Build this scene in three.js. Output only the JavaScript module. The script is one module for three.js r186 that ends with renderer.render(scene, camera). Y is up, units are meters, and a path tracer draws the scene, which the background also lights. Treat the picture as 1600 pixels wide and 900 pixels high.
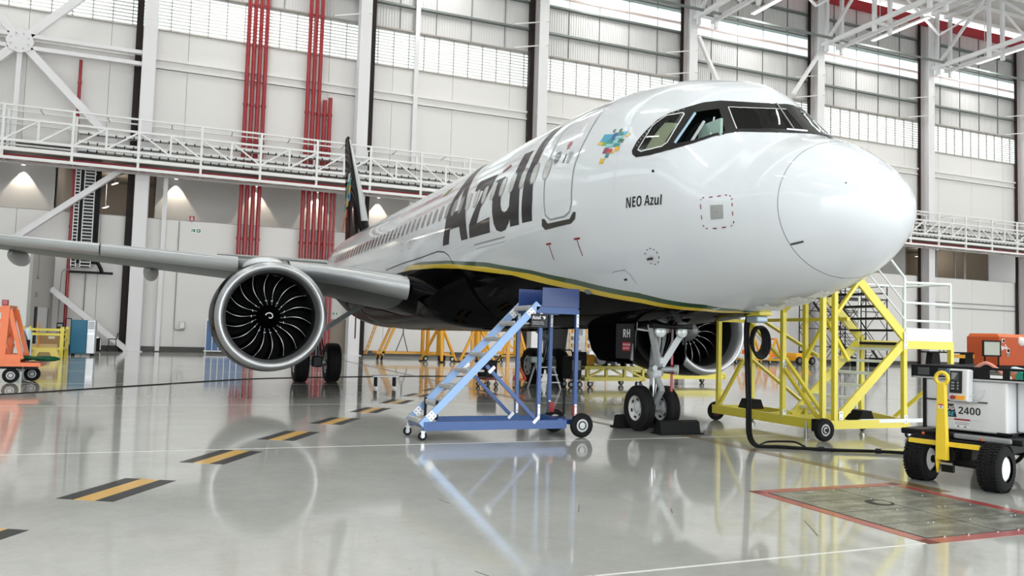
import * as THREE from 'three';
import { mergeGeometries } from 'three/addons/utils/BufferGeometryUtils.js';
import { RoundedBoxGeometry } from 'three/addons/geometries/RoundedBoxGeometry.js';
import { FontLoader } from 'three/addons/loaders/FontLoader.js';
import { RectAreaLightUniformsLib } from 'three/addons/lights/RectAreaLightUniformsLib.js';

// ---------------------------------------------------------------- camera, sky, exposure
const scene = new THREE.Scene();
const camera = new THREE.PerspectiveCamera(39.786, 16 / 9, 0.1, 400);
{
  const yaw = 0.38846, pitch = 0.05938, roll = 0.02908;
  const f = new THREE.Vector3(-Math.cos(yaw) * Math.cos(pitch), Math.sin(pitch), -Math.sin(yaw) * Math.cos(pitch));
  const r = new THREE.Vector3().crossVectors(f, new THREE.Vector3(0, 1, 0)).normalize();
  const u = new THREE.Vector3().crossVectors(r, f);
  const c = Math.cos(roll), s = Math.sin(roll);
  const r2 = r.clone().multiplyScalar(c).addScaledVector(u, s), u2 = r.clone().multiplyScalar(-s).addScaledVector(u, c);
  camera.position.set(6.786, 1.564, 7.519);
  camera.quaternion.setFromRotationMatrix(new THREE.Matrix4().makeBasis(r2, u2, f.clone().negate()));
}
scene.background = new THREE.Color(0.93, 0.97, 1.0);   // even overcast daylight
scene.backgroundIntensity = 3.7;
const renderer = new THREE.WebGLRenderer({ antialias: true });
renderer.toneMapping = THREE.LinearToneMapping;
renderer.toneMappingExposure = 1.08;
renderer.shadowMap.enabled = true;
RectAreaLightUniformsLib.init();
const LAMP_RADIANCE = 95;   // linear roof lamps

// ---------------------------------------------------------------- helpers
let seed = 20231;
const rnd = () => { seed = (seed * 1664525 + 1013904223) >>> 0; return seed / 4294967296; };
const V = (x, y, z) => new THREE.Vector3(x, y, z);
const toV = (a) => (a.isVector3 ? a : V(...a));
const used = new Map();
function numbered(n) { const k = used.get(n) ?? 0; used.set(n, k + 1); return k ? `${n}_${String(k).padStart(3, '0')}` : n; }
const clean = (g) => { const h = g.index ? g.toNonIndexed() : g; for (const k of Object.keys(h.attributes)) if (!['position', 'normal', 'uv'].includes(k)) h.deleteAttribute(k); if (!h.attributes.uv) h.setAttribute('uv', new THREE.BufferAttribute(new Float32Array(h.attributes.position.count * 2), 2)); return h; };
class MB {
  constructor() { this.g = []; }
  add(g, m) { const h = clean(g); if (m) h.applyMatrix4(m); this.g.push(h); return this; }
  box(cx, cy, cz, sx, sy, sz, ry = 0, rx = 0, rz = 0) { return this.add(new THREE.BoxGeometry(sx, sy, sz), new THREE.Matrix4().makeRotationFromEuler(new THREE.Euler(rx, ry, rz, 'YXZ')).setPosition(cx, cy, cz)); }
  rbox(cx, cy, cz, sx, sy, sz, r = 0.02, ry = 0, rx = 0, rz = 0) { return this.add(new RoundedBoxGeometry(sx, sy, sz, 2, Math.min(r, sx / 2.01, sy / 2.01, sz / 2.01)), new THREE.Matrix4().makeRotationFromEuler(new THREE.Euler(rx, ry, rz, 'YXZ')).setPosition(cx, cy, cz)); }
  bar(a, b, w, h = w) {
    a = toV(a); b = toV(b); const d = b.clone().sub(a), L = d.length(); d.normalize();
    let up = Math.abs(d.y) > 0.98 ? V(1, 0, 0) : V(0, 1, 0);
    const x = new THREE.Vector3().crossVectors(up, d).normalize(), y = new THREE.Vector3().crossVectors(d, x);
    return this.add(new THREE.BoxGeometry(w, h, L), new THREE.Matrix4().makeBasis(x, y, d).setPosition(a.clone().add(b).multiplyScalar(0.5)));
  }
  tube(a, b, r, n = 8, r2 = r) {
    a = toV(a); b = toV(b); const d = b.clone().sub(a), L = d.length();
    const q = new THREE.Quaternion().setFromUnitVectors(V(0, 1, 0), d.normalize());
    return this.add(new THREE.CylinderGeometry(r2, r, L, n), new THREE.Matrix4().compose(a.clone().add(b).multiplyScalar(0.5), q, V(1, 1, 1)));
  }
  path(pts, r, n = 6, seg = 0, closed = false) { return this.add(new THREE.TubeGeometry(new THREE.CatmullRomCurve3(pts.map(toV), closed, 'catmullrom', 0.4), seg || pts.length * 6, r, n, closed)); }
  lathe(profile, n, axis, c) {   // profile [r, along]; axis 'x' or 'z' or 'y'
    const g = new THREE.LatheGeometry(profile.map(([r, y]) => new THREE.Vector2(r, y)), n), m = new THREE.Matrix4();
    if (axis === 'x') m.makeRotationZ(-Math.PI / 2); else if (axis === 'z') m.makeRotationX(Math.PI / 2);
    return this.add(g, m.setPosition(...c));
  }
  sphere(cx, cy, cz, r, n = 10, sy = 1) { return this.add(new THREE.SphereGeometry(r, n, n), new THREE.Matrix4().makeScale(1, sy, 1).setPosition(cx, cy, cz)); }
  ext(pts, depth, m, bevel = 0) { const s = new THREE.Shape(pts.map(([x, y]) => new THREE.Vector2(x, y))); return this.add(new THREE.ExtrudeGeometry(s, { depth, bevelEnabled: bevel > 0, bevelSize: bevel, bevelThickness: bevel, bevelSegments: 2, curveSegments: 12 }), m); }
  geo() { return mergeGeometries(this.g); }
  build(name, mat, parent, label) { return mesh(name, this.geo(), mat, parent, label); }
}
const mb = () => new MB();
function mesh(name, geo, mat, parent, label) {
  const m = new THREE.Mesh(geo, mat); m.name = parent ? name : numbered(name); m.castShadow = m.receiveShadow = true;
  if (label) m.userData.label = label; (parent ?? scene).add(m); return m;
}
function tag(o, label, category, group, kind) { o.userData.label = label; if (category) o.userData.category = category; if (group) o.userData.group = group; if (kind) o.userData.kind = kind; return o; }
function thing(name, label, category, [x, y, z] = [0, 0, 0], turn = 0, group) { const o = new THREE.Group(); o.name = numbered(name); scene.add(o); o.position.set(x, y, z); o.rotation.y = turn; return tag(o, label, category, group); }
function structure(name, label, category = 'structure') { const o = new THREE.Group(); o.name = name; scene.add(o); return tag(o, label, category, null, 'structure'); }
function part(name, parent) { const o = new THREE.Group(); o.name = name; parent.add(o); return o; }
function mat(hex, roughness = 0.5, metalness = 0, extra = {}) { const P = Object.keys(extra).some((k) => /clearcoat|transmission|sheen|ior|thickness|specular/.test(k)) ? THREE.MeshPhysicalMaterial : THREE.MeshStandardMaterial; return new P({ color: hex, roughness, metalness, side: THREE.DoubleSide, ...extra }); }

// value noise textures
function noiseTex(n, cells, fn, srgb) {
  const grids = cells.map((c) => Float32Array.from({ length: c * c }, rnd));
  const d = new Uint8Array(n * n * 4), sm = (t) => t * t * (3 - 2 * t);
  for (let y = 0; y < n; y++) for (let x = 0; x < n; x++) {
    const v = cells.map((c, k) => { const u = (x / n) * c, w = (y / n) * c, i = Math.floor(u), j = Math.floor(w), a = sm(u - i), b = sm(w - j), g = grids[k], q = (p, r) => g[(r % c) * c + (p % c)]; return (q(i, j) * (1 - a) + q(i + 1, j) * a) * (1 - b) + (q(i, j + 1) * (1 - a) + q(i + 1, j + 1) * a) * b; });
    const o = fn(v, x, y), k = (y * n + x) * 4; d[k] = o[0]; d[k + 1] = o[1]; d[k + 2] = o[2]; d[k + 3] = 255;
  }
  const t = new THREE.DataTexture(d, n, n); t.wrapS = t.wrapT = THREE.RepeatWrapping; t.magFilter = THREE.LinearFilter; t.needsUpdate = true; if (srgb) t.colorSpace = THREE.SRGBColorSpace; return t;
}
function textTex(w, h, bg, draw) { const c = document.createElement('canvas'); c.width = w; c.height = h; const x = c.getContext('2d'); x.fillStyle = bg; x.fillRect(0, 0, w, h); draw(x); const t = new THREE.CanvasTexture(c); t.colorSpace = THREE.SRGBColorSpace; return t; }

// ---------------------------------------------------------------- materials
const floorMap = noiseTex(1024, [6, 23, 90, 341], ([a, b, c, e]) => { const g = 214 + (a - 0.5) * 14 + (b - 0.5) * 12 + (c - 0.5) * 8 + (e - 0.5) * 8 - (e > 0.985 && b > 0.55 ? 40 : 0); return [g, g, g - 3]; }, true);
const floorBump = noiseTex(512, [9, 31], ([a, b]) => { const g = 255 * (0.7 * a + 0.3 * b); return [g, g, g]; });
const floorRough = noiseTex(512, [7, 40, 160], ([a, b, c]) => { const g = 255 * (0.35 + 0.3 * a + 0.2 * b + 0.15 * c); return [g, g, g]; });
const M = {
  floor: mat(0xd9dad6, 0.42, 0, { map: floorMap, clearcoat: 1, clearcoatRoughness: 0.1, clearcoatRoughnessMap: floorRough, bumpMap: floorBump, bumpScale: 0.0012 }),
  joint: mat(0xd2d2cc, 0.5), jointDark: mat(0x5a5a56, 0.6),
  paintBlack: mat(0x121314, 0.45, 0, { specularIntensity: 0.5, clearcoat: 0.2, clearcoatRoughness: 0.12 }), paintYellow: mat(0xd9a83e, 0.35, 0, { clearcoat: 0.6, clearcoatRoughness: 0.12 }), paintRed: mat(0x9c3a38, 0.4, 0, { clearcoat: 0.5, clearcoatRoughness: 0.15 }),
  steelPlate: mat(0xc6c7bc, 0.32, 0.2, { map: noiseTex(512, [5, 30, 120], ([a, b, c]) => { const g = 150 + 70 * (a - 0.5) + 50 * (b - 0.5) + 40 * (c - 0.5); return [g, g, g * 0.97]; }, true) }),
  wall: mat(0xe6e4e2, 0.6), wallGrey: mat(0xa9a7a2, 0.6), cladding: mat(0xd9d8d8, 0.45), girt: mat(0x7d8481, 0.5, 0.3), rib: mat(0xeceae8, 0.5),
  column: mat(0xe9e8ea, 0.45), brown: mat(0x2a2220, 0.6, 0, { specularIntensity: 0.5 }), white: mat(0xf0f0ef, 0.45), skirting: mat(0x4c4b47, 0.5),
  translucent: mat(0xf6fbfb, 1, 0, { transmission: 0.75, thickness: 0 }), slat: mat(0xd6d5d0, 0.5), frameGrey: mat(0xaaa49f, 0.5, 0.3),
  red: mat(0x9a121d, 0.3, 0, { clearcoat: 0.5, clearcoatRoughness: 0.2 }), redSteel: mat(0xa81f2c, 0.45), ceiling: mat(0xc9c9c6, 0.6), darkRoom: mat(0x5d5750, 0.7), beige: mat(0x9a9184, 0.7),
  black: mat(0x0e0f10, 0.5, 0, { specularIntensity: 0.5 }), rubber: mat(0x121213, 0.75, 0, { specularIntensity: 0.5 }), steel: mat(0xb9bcbf, 0.35, 0.9), chrome: mat(0xd8dadc, 0.18, 1), alu: mat(0xc9cacc, 0.4, 0.6), grey: mat(0x8d9092, 0.5), lightGrey: mat(0xc8cacb, 0.45),
  lampGlow: mat(0xffffff, 0.5, 0, { emissive: 0xffffff, emissiveIntensity: 1.4 }), lampBody: mat(0xe8e8e6, 0.5),
};
// ================================================================ THE HANGAR
const ZC = Array.from({ length: 10 }, (_, i) => 35.4 - 12.6 * i);   // column lines
const WX = -44.7;
// ---- floor
const floor = structure('floor', 'glossy light grey epoxy hangar floor', 'floor');
{
  const g = new THREE.BoxGeometry(96, 0.4, 118); const p = g.attributes.position, uv = g.attributes.uv;
  for (let i = 0; i < p.count; i++) uv.setXY(i, p.getX(i) / 9, p.getZ(i) / 9);
  g.translate(-16, -0.2, -21); mesh('slab', g, M.floor, floor);
  for (const [x, w] of [[-41.3, 0.02], [-35.1, 0.02], [-28.9, 0.02], [-22.7, 0.02], [-16.5, 0.02], [-10.3, 0.02], [-4.12, 0.025], [2.07, 0.025], [8.3, 0.02]]) mb().box(x, 0.0008, -21, w, 0.0016, 112).build('joint', M.joint, floor);
  for (const z of [-11.9, -18.1, -24.3]) mb().box(-16, 0.0006, z, 60, 0.0012, 0.012).build('joint', M.jointDark, floor);
  // dashed lead-in marking: black, yellow, black bars
  const dx = -0.876, dz = -0.482, ang = Math.atan2(-dz, dx);
  for (let k = -1; k < 8; k++) {
    const d = part('marking_dash', floor); d.position.set(-1.69 - 1.83 * k, 0, 8.01 - 1.0 * k); d.rotation.y = ang;
    mb().box(0, 0.001, -0.185, 1.04, 0.002, 0.17).build('stripe', M.paintBlack, d); mb().box(0, 0.001, 0, 1.04, 0.002, 0.2).build('stripe', M.paintYellow, d); mb().box(0, 0.001, 0.185, 1.04, 0.002, 0.17).build('stripe', M.paintBlack, d);
  }
  // worn centre line under the aircraft
  const line = mat(0x6f5c3c, 0.4, 0, { clearcoat: 0.6, clearcoatRoughness: 0.15 });
  mb().box(-20, 0.001, -0.22, 41, 0.002, 0.2).build('centre_line', line, floor);
  mb().box(-6.1, 0.0015, 0.34, 1.1, 0.003, 0.16, 0.05).build('tape_strip', line, floor);
  // tyre scuffs and scratches
  for (const [x, z, a, l] of [[1.9, 5.6, 0.4, 0.32], [2.25, 4.9, 0.25, 0.4], [0.2, 4.1, -0.5, 0.3], [1.4, 2.5, -0.55, 0.55], [-0.4, 5.2, 0.2, 0.2], [0.5, 3.3, -0.5, 0.2], [2.6, 6.6, 0.9, 0.2]]) mb().box(x, 0.0008, z, l, 0.0016, 0.008, a).build('scuff_mark', M.jointDark, floor);
  // floor pit with red painted border and steel covers
  for (const [x0, x1, z0, z1] of [[-0.1, 2.1, 1.82, 1.95], [-0.1, 2.1, -0.1, 0.03], [-0.1, 0.03, -0.1, 1.95], [1.97, 2.1, -0.1, 1.95]]) mb().box((x0 + x1) / 2, 0.0012, (z0 + z1) / 2, x1 - x0, 0.0024, z1 - z0).build('pit_border', M.paintRed, floor);
  mb().box(1.0, 0.001, 0.93, 1.92, 0.002, 1.78).build('pit_frame', M.black, floor);
  for (let i = 0; i < 4; i++) for (let j = 0; j < 2; j++) mb().box(0.05 + 0.4775 * (i + 0.5) - 0.0, 0.003, 0.05 + 0.88 * (j + 0.5), 0.462, 0.004, 0.862).build('pit_plate', M.steelPlate, floor);
  for (let i = 0; i < 26; i++) { const u = rnd(), j = i % 5; mb().tube([0.1 + j * 0.4775 - (j === 4 ? 0.05 : 0), 0.004, 0.1 + u * 1.65], [0.1 + j * 0.4775 - (j === 4 ? 0.05 : 0), 0.009, 0.1 + u * 1.65], 0.014, 6).build('bolt', M.chrome, floor); }
  mb().tube([0.75, 0.003, 1.02], [0.75, 0.0075, 1.02], 0.14, 20).build('manhole_ring', M.black, floor);
  mb().tube([0.76, 0.006, 1.0], [0.76, 0.0095, 1.0], 0.085, 20).build('manhole_lid', M.steelPlate, floor);
}
// ---- back wall
const wallBack = structure('wall_back', 'tall white panelled back wall of the hangar', 'wall');
{
  // flat panels, 4.2 m wide, a 12 mm joint round each
  const pz = []; for (let z = 35.4 - 2.1 + 4.2; z > -80; z -= 4.2) pz.push(z);
  const rows = [[0.3, 7.85], [11.7, 16.85], [17.45, 19.2]];
  const geos = rows.map(([a, b]) => new THREE.BoxGeometry(0.12, b - a - 0.02, 4.18));
  rows.forEach(([a, b], r) => pz.forEach((z) => mesh('wall_panel', geos[r], M.wall, wallBack).position.set(WX, (a + b) / 2, z - 2.1)));
  mb().box(WX - 0.12, 3.95, -21.3, 0.1, 7.9, 118).box(WX - 0.12, 15.45, -21.3, 0.1, 7.5, 118).build('backing_wall', M.wallGrey, wallBack);
  mb().box(WX + 0.03, 0.15, -21.3, 0.14, 0.3, 117).build('skirting', M.skirting, wallBack);
  mb().box(WX + 0.12, 17.4, -21.3, 0.32, 0.14, 117).box(WX + 0.1, 16.92, -21.3, 0.22, 0.1, 117).box(WX + 0.04, 17.15, -21.3, 0.12, 0.46, 117).build('rib', M.rib, wallBack);
  // corrugated cladding above the louvres
  const cor = (h) => { const n = 13, g = mb(), w = 2.5; for (let i = 0; i < n; i++) { const z0 = -w / 2 + (i / n) * w, d = w / n; g.box(0, 0, z0 + d * 0.3, 0.02, h, d * 0.6).box(0.03, 0, z0 + d * 0.8, 0.02, h, d * 0.4); } g.box(-0.05, 0, 0, 0.02, h + 0.3, w + 0.04); return g.geo(); };
  const cz = []; for (let z = 35.4; z > -79; z -= 2.52) cz.push(z - 1.26);
  const c1 = cor(1.62), c2 = cor(1.98), c3 = cor(3.75), c4 = (() => { const g = mb(); for (let i = 0; i < 13; i++) g.box(i % 2 ? 0.02 : 0, 0, -1.25 + (i + 0.5) * 0.1923, 0.012, 1.66, 0.19); return g.geo(); })();
  for (const z of cz) {
    mesh('cladding_sheet', c1, M.cladding, wallBack).position.set(WX - 0.15, 22.6, z); mesh('cladding_sheet', c2, M.cladding, wallBack).position.set(WX - 0.15, 24.5, z);
    mesh('cladding_sheet', c3, M.cladding, wallBack).position.set(WX - 0.15, 29.15, z); mesh('translucent_sheet', c4, M.translucent, wallBack).position.set(WX - 0.15, 26.36, z);
    mb().box(WX - 0.08, 26.5, z - 1.26, 0.06, 9.2, 0.04).build('cladding_joint', M.girt, wallBack);
  }
  for (const y of [23.47, 25.48, 27.25, 29.2]) mb().box(WX + 0.05, y, -21.3, 0.3, 0.14, 117).build('girt', M.girt, wallBack);
  mb().box(WX + 0.1, 26.2, -21.3, 0.24, 0.12, 117).build('girt', mat(0xcfb9b4, 0.5), wallBack);
  mb().box(WX + 0.02, 21.78, -21.3, 0.26, 0.1, 117).build('louvre_head', M.frameGrey, wallBack); mb().box(WX + 0.02, 19.2, -21.3, 0.24, 0.06, 117).build('louvre_sill', M.frameGrey, wallBack);
  // vertical white duct and thin conduits on the wall
  mb().box(WX + 0.2, 19, -6.05, 0.2, 23, 0.3).build('duct', M.column, wallBack); mb().box(WX + 0.2, 5.6, 8.95, 0.16, 11.1, 0.24).build('duct', M.column, wallBack);
  mb().tube([WX + 0.1, 1.7, 8.1], [WX + 0.1, 7.8, 8.1], 0.025, 6).path([[WX + 0.1, 1.7, 8.1], [WX + 0.1, 1.35, 8.05], [WX + 0.12, 1.3, 7.6], [WX + 0.12, 1.45, 7.5]], 0.025).build('conduit', M.grey, wallBack);
  mb().tube([WX + 0.1, 0.3, 14.2 - 1.3], [WX + 0.1, 4.5, 12.9], 0.03, 6).build('conduit', M.grey, wallBack);
  for (const y of [5.65, 5.2]) mb().box(WX + 0.1, y, -61, 0.1, 0.07, 18).build('conduit', M.grey, wallBack);
}
// ---- louvred window band, one window per bay
for (let i = 0; i < 9; i++) {
  const w = structure(`window_${i + 1}`, `louvred daylight window band in bay ${i + 1} of the back wall counted from the left`, 'window');
  w.position.set(WX, 20.48, ZC[i] - 6.3);
  const s = mb(); for (let k = 0; k < 12; k++) s.box(0, -1.17 + k * 0.212, 0, 0.012, 0.105, 1.0, 0, 0, 0.3);
  const sg = s.geo(), ug = new THREE.BoxGeometry(0.12, 2.5, 0.05), gg = new THREE.BoxGeometry(0.008, 2.48, 1.0);
  for (let k = 0; k < 12; k++) { const z = 5.775 - k * 1.05; mesh('louvre_slats', sg, M.slat, w).position.z = z; mesh('mullion', ug, M.frameGrey, w).position.z = z - 0.525; mesh('glazing', gg, M.translucent, w).position.set(-0.1, 0, z); }
}
// ---- columns with a dark downpipe box beside each
ZC.forEach((z, i) => {
  const c = structure(numbered('column'), `white steel wall column number ${i + 1} from the left along the back wall`, 'column');
  const h = 31, cx = -44.05;
  mb().box(cx + 0.45, h / 2, z, 0.06, h, 0.72).box(cx - 0.45, h / 2, z, 0.06, h, 0.72).box(cx, h / 2, z, 0.9, h, 0.05).build('shaft', M.column, c);
  mb().box(cx + 0.05, 0.02, z, 1.2, 0.04, 0.95).build('base_plate', M.column, c);
  for (const y of [13.3, 25.9]) mb().box(cx + 0.49, y, z, 0.03, 1.3, 0.6).build('splice_plate', M.column, c);
  const side = i === 3 ? -0.62 : i === 4 ? 0.6 : 0.62;
  mb().box(-44.45, h / 2, z + (i > 4 ? 0.5 : side), i > 4 ? 0.16 : 0.35, h, i > 4 ? 0.2 : 0.34).build('downpipe', M.brown, c); mb().box(-44.3, h / 2, z + side * (i > 4 ? 0.58 : 0.62), 0.1, h, 0.04).build('edge_strip', mat(0xc9b7b2, 0.5), c);
  for (const y of [12.1, 21.9, 23.6]) mb().bar([-43.5, y + 0.25, z - 0.35], [-44.45, y, z + 1.9], 0.07).build('stay', M.white, c);
});
// ---- wall bracing on the left
{
  const b = structure('wall_brace', 'white crossed steel wind brace with a round gusset plate at the upper left', 'brace'), X = -43.85;
  for (const [y, z] of [[23.9, 10.4], [23.9, 22.6], [10.6, 10.5], [10.6, 22.6]]) mb().bar([X, 17.05, 16.7], [X, y, z], 0.3, 0.42).build('brace_arm', M.column, b);
  mb().box(X, 17.42, 16.5, 0.3, 0.22, 12.2).box(X, 16.75, 16.5, 0.3, 0.22, 12.2).build('brace_beam', M.column, b);
  mb().bar([X, 16.8, 16.7], [X, 11, 16.75], 0.24).build('brace_post', M.column, b);
  mb().add(new THREE.CylinderGeometry(0.7, 0.7, 0.06, 8), new THREE.Matrix4().makeRotationZ(Math.PI / 2).setPosition(X + 0.17, 17.05, 16.72)).build('gusset', M.column, b);
  for (let k = 0; k < 8; k++) { const a = k * 0.785 + 0.39; mb().tube([X + 0.18, 17.05 + Math.sin(a) * 0.45, 16.72 + Math.cos(a) * 0.45], [X + 0.24, 17.05 + Math.sin(a) * 0.45, 16.72 + Math.cos(a) * 0.45], 0.045, 6).build('bolt', M.lightGrey, b); }
  const l = structure('lower_brace', 'white diagonal steel brace from the catwalk down behind the wing', 'brace');
  mb().bar([-43.7, 10.9, 10.7], [-43.7, 5.2, 17.4], 0.42, 0.3).build('brace_arm', M.column, l);
  const l2 = structure('foot_brace', 'white diagonal steel brace rising from the foot of the left column', 'brace');
  mb().bar([-43.7, 0.1, 10.5], [-43.7, 3.4, 14.45], 0.42, 0.3).build('brace_arm', M.column, l2);
  const l3 = structure('floor_brace', 'white diagonal brace seen low behind the yellow access stair', 'brace');
  mb().bar([-43.7, 0.1, -36.5], [-43.7, 7.6, -27.8], 0.42, 0.3).build('brace_arm', M.column, l3);
}
// ---- mezzanine rooms behind the open band of the back wall
{
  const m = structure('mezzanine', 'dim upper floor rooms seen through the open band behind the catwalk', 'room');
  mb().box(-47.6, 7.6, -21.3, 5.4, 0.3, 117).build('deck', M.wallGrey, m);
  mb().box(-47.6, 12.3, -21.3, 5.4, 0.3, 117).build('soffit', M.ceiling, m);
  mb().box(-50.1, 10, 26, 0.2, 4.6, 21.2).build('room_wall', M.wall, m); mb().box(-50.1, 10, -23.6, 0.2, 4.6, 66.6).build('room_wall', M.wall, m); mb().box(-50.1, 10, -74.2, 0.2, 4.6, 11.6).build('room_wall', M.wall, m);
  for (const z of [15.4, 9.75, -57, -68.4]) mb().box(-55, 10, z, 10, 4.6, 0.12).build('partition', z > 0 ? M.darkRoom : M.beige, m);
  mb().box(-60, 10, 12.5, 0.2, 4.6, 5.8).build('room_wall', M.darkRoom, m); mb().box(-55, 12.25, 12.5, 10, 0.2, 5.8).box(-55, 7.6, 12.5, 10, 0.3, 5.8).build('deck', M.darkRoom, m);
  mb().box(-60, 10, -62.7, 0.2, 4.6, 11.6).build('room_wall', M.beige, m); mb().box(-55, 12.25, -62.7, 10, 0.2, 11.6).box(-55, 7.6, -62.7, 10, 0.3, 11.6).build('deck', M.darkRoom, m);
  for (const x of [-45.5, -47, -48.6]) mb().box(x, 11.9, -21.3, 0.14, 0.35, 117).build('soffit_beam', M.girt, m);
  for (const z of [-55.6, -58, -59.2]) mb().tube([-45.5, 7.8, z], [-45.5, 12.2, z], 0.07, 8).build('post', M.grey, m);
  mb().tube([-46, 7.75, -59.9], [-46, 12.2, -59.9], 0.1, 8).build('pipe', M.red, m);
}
[[17.2], [8.5], [3.4], [-0.6], [-5], [-9.5]].forEach(([z], i) => {
  const l = thing('wall_lamp', ['downlight in the upper room at the far left edge', 'downlight between the left column and the red pipes', 'downlight hidden behind the group of four red pipes', 'downlight behind the right group of red pipes', 'downlight just right of the tail fin', 'downlight above the rear cabin windows'][i], 'lamp', [-49.72, 11.2, z], 0, 'downlights of the upper rooms');
  mb().tube([0, 0, 0], [0, 0.3, 0], 0.13, 10).build('housing', M.lampBody, l); mb().tube([0, -0.03, 0], [0, -0.005, 0], 0.11, 10).build('lamp_glow', M.lampGlow, l.children[0]); mb().box(-0.15, 0.2, 0, 0.3, 0.06, 0.06).build('bracket', M.lampBody, l);
  const s = new THREE.SpotLight(0xfff1dc, 24, 9, 0.62, 0.15, 2); s.position.set(-49.7, 11.12, z); s.target.position.set(-49.95, 8, z); s.castShadow = true; s.shadow.radius = 2; scene.add(s, s.target);
});
[[-56, 12.6, 11.5], [-52, 13.6, 11.3], [-57, 13.2, 9.9], [-52.5, -63.5, 11.6], [-56, -66, 11.4]].forEach(([x, z, y], i) => {
  const l = thing('room_lamp', ['left tube lamp in the dark upper room', 'front tube lamp in the dark upper room', 'lower tube lamp in the dark upper room', 'near tube lamp in the upper room on the right', 'far tube lamp in the upper room on the right'][i], 'lamp', [x, y, z], 0.4, 'tube lamps of the upper rooms');
  mb().box(0, 0.05, 0, 1.2, 0.06, 0.12).build('housing', M.lampBody, l); mb().box(0, 0.005, 0, 1.15, 0.03, 0.09).build('lamp_glow', M.lampGlow, l); mb().box(0, (12.15 - y) / 2 + 0.05, 0, 0.03, Math.max(0.1, 12.15 - y), 0.03).build('hanger', M.lampBody, l);
  const p = new THREE.PointLight(0xfff4e4, 9, 0, 2); p.position.set(x, y - 0.12, z); p.castShadow = true; scene.add(p);
});
// ---- outer walls, front wall, roof (only their light and reflections reach the picture)
{
  const wl = structure('wall_left', 'white side wall of the hangar beyond the left edge', 'wall'), wr = structure('wall_right', 'white side wall of the hangar beyond the right edge', 'wall'), wf = structure('wall_front', 'white wall above the open hangar doors behind the camera', 'wall');
  for (const [g, z] of [[wl, 35.6], [wr, -78.4]]) { mb().box(-9, 9.6, z, 72, 19.2, 0.2).box(-9, 27, z, 72, 9, 0.2).build('panel_field', M.wall, g); for (let k = 0; k < 14; k++) { mb().box(-42.1 + k * 5.1, 20.8, z, 0.35, 3.4, 0.3).build('mullion', M.column, g); mb().box(-39.5 + k * 5.1, 20.8, z, 4.75, 3.3, 0.02).build('translucent_sheet', M.translucent, g); } }
  mb().box(27, 24.1, -21.4, 0.3, 15.6, 114).build('panel_field', M.wall, wf);
  for (const z of [35, -78]) mb().box(27, 8.2, z, 0.4, 16.4, 1.6).build('door_jamb', M.column, wf);
  const ap = structure('apron', 'pale concrete apron outside the open hangar doors', 'ground'); mb().box(120, -0.2, -21, 176, 0.4, 400).build('apron_slab', mat(0xb9b8b2, 0.8), ap);
  const ro = structure('ceiling', 'pale grey steel roof deck', 'ceiling');
  const slots = [-30, -12, 6];   // rows of roof lights
  let x0 = -45.2; for (const s of [...slots, 99]) { const x1 = Math.min(s - 1.1, 27.3); mb().box((x0 + x1) / 2, 32.2, -21.4, x1 - x0, 0.25, 114.4).build('roof_deck', M.ceiling, ro); if (s < 50) mb().box(s, 32.2, -21.4, 2.24, 0.02, 114.4).build('translucent_sheet', M.translucent, ro); x0 = s + 1.1; }
  for (let k = 0; k < 30; k++) mb().box(-44 + k * 2.4, 31.9, -21.4, 0.1, 0.3, 114).build('purlin', M.rib, ro);
  mb().box(-43.9, 30.65, -21.4, 0.35, 0.75, 114).build('edge_beam', M.redSteel, ro);
}
// ---- roof trusses: twin bottom chords per column line
ZC.forEach((z, i) => {
  const t = structure(numbered('roof_truss'), `white lattice roof truss on column line ${i + 1} from the left`, 'truss');
  for (const dz of [0, -1.6]) {
    mb().bar([-43.5, 26.28, z + dz], [26.5, 26.28, z + dz], 0.3, 0.3).build('bottom_chord', M.column, t); mb().bar([-43.5, 31.2, z + dz], [26.5, 31.2, z + dz], 0.3, 0.3).build('top_chord', M.column, t);
    for (let k = 0; k < 15; k++) { const x = -43 + k * 4.9; mb().bar([x, 25.6, z + dz], [x, 31.2, z + dz], 0.26, 0.26).build('post', M.column, t); if (k < 14 && dz === 0) mb().bar([x, k % 2 ? 31.1 : 26.4, z + dz], [x + 4.9, k % 2 ? 26.4 : 31.1, z + dz], 0.2, 0.2).build('diagonal', M.column, t); }
  }
  for (let k = 0; k < 15; k++) mb().bar([-43 + k * 4.9, 26.3, z], [-43 + k * 4.9, 26.3, z - 1.6], 0.16).build('cross_tie', M.column, t);
  if (i === 6) mb().bar([-43.6, 25.9, z], [-43.6, 21.8, z + 2.9], 0.3, 0.24).build('knee_brace', M.column, t); if (i === 5) mb().bar([-43.6, 25.0, z - 0.4], [-43.6, 20.6, z - 2.9], 0.3, 0.24).build('knee_brace', M.column, t);
  if (i < 9) for (const x of [-38.1]) mb().bar([x, 29.9, z - 1.6], [x, 26.5, z - 6.9], 0.14).bar([x, 26.5, z - 6.9], [x, 29.9, z - 12.4], 0.14).build('sway_brace', M.column, t);
});
{
  const c = thing('conduit_run', 'grey cable conduit crossing in front of the upper cladding', 'conduit', [-42.2, 26.0, -21.3]);
  mb().box(0, 0.42, 0, 0.16, 0.16, 112).build('tray', M.girt, c); for (let k = 0; k < 9; k++) mb().box(0, 0.5 + 0.1, 50 - k * 12.6 + 6.6, 0.06, 0.5, 0.06).build('hanger', M.girt, c);
}
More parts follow.
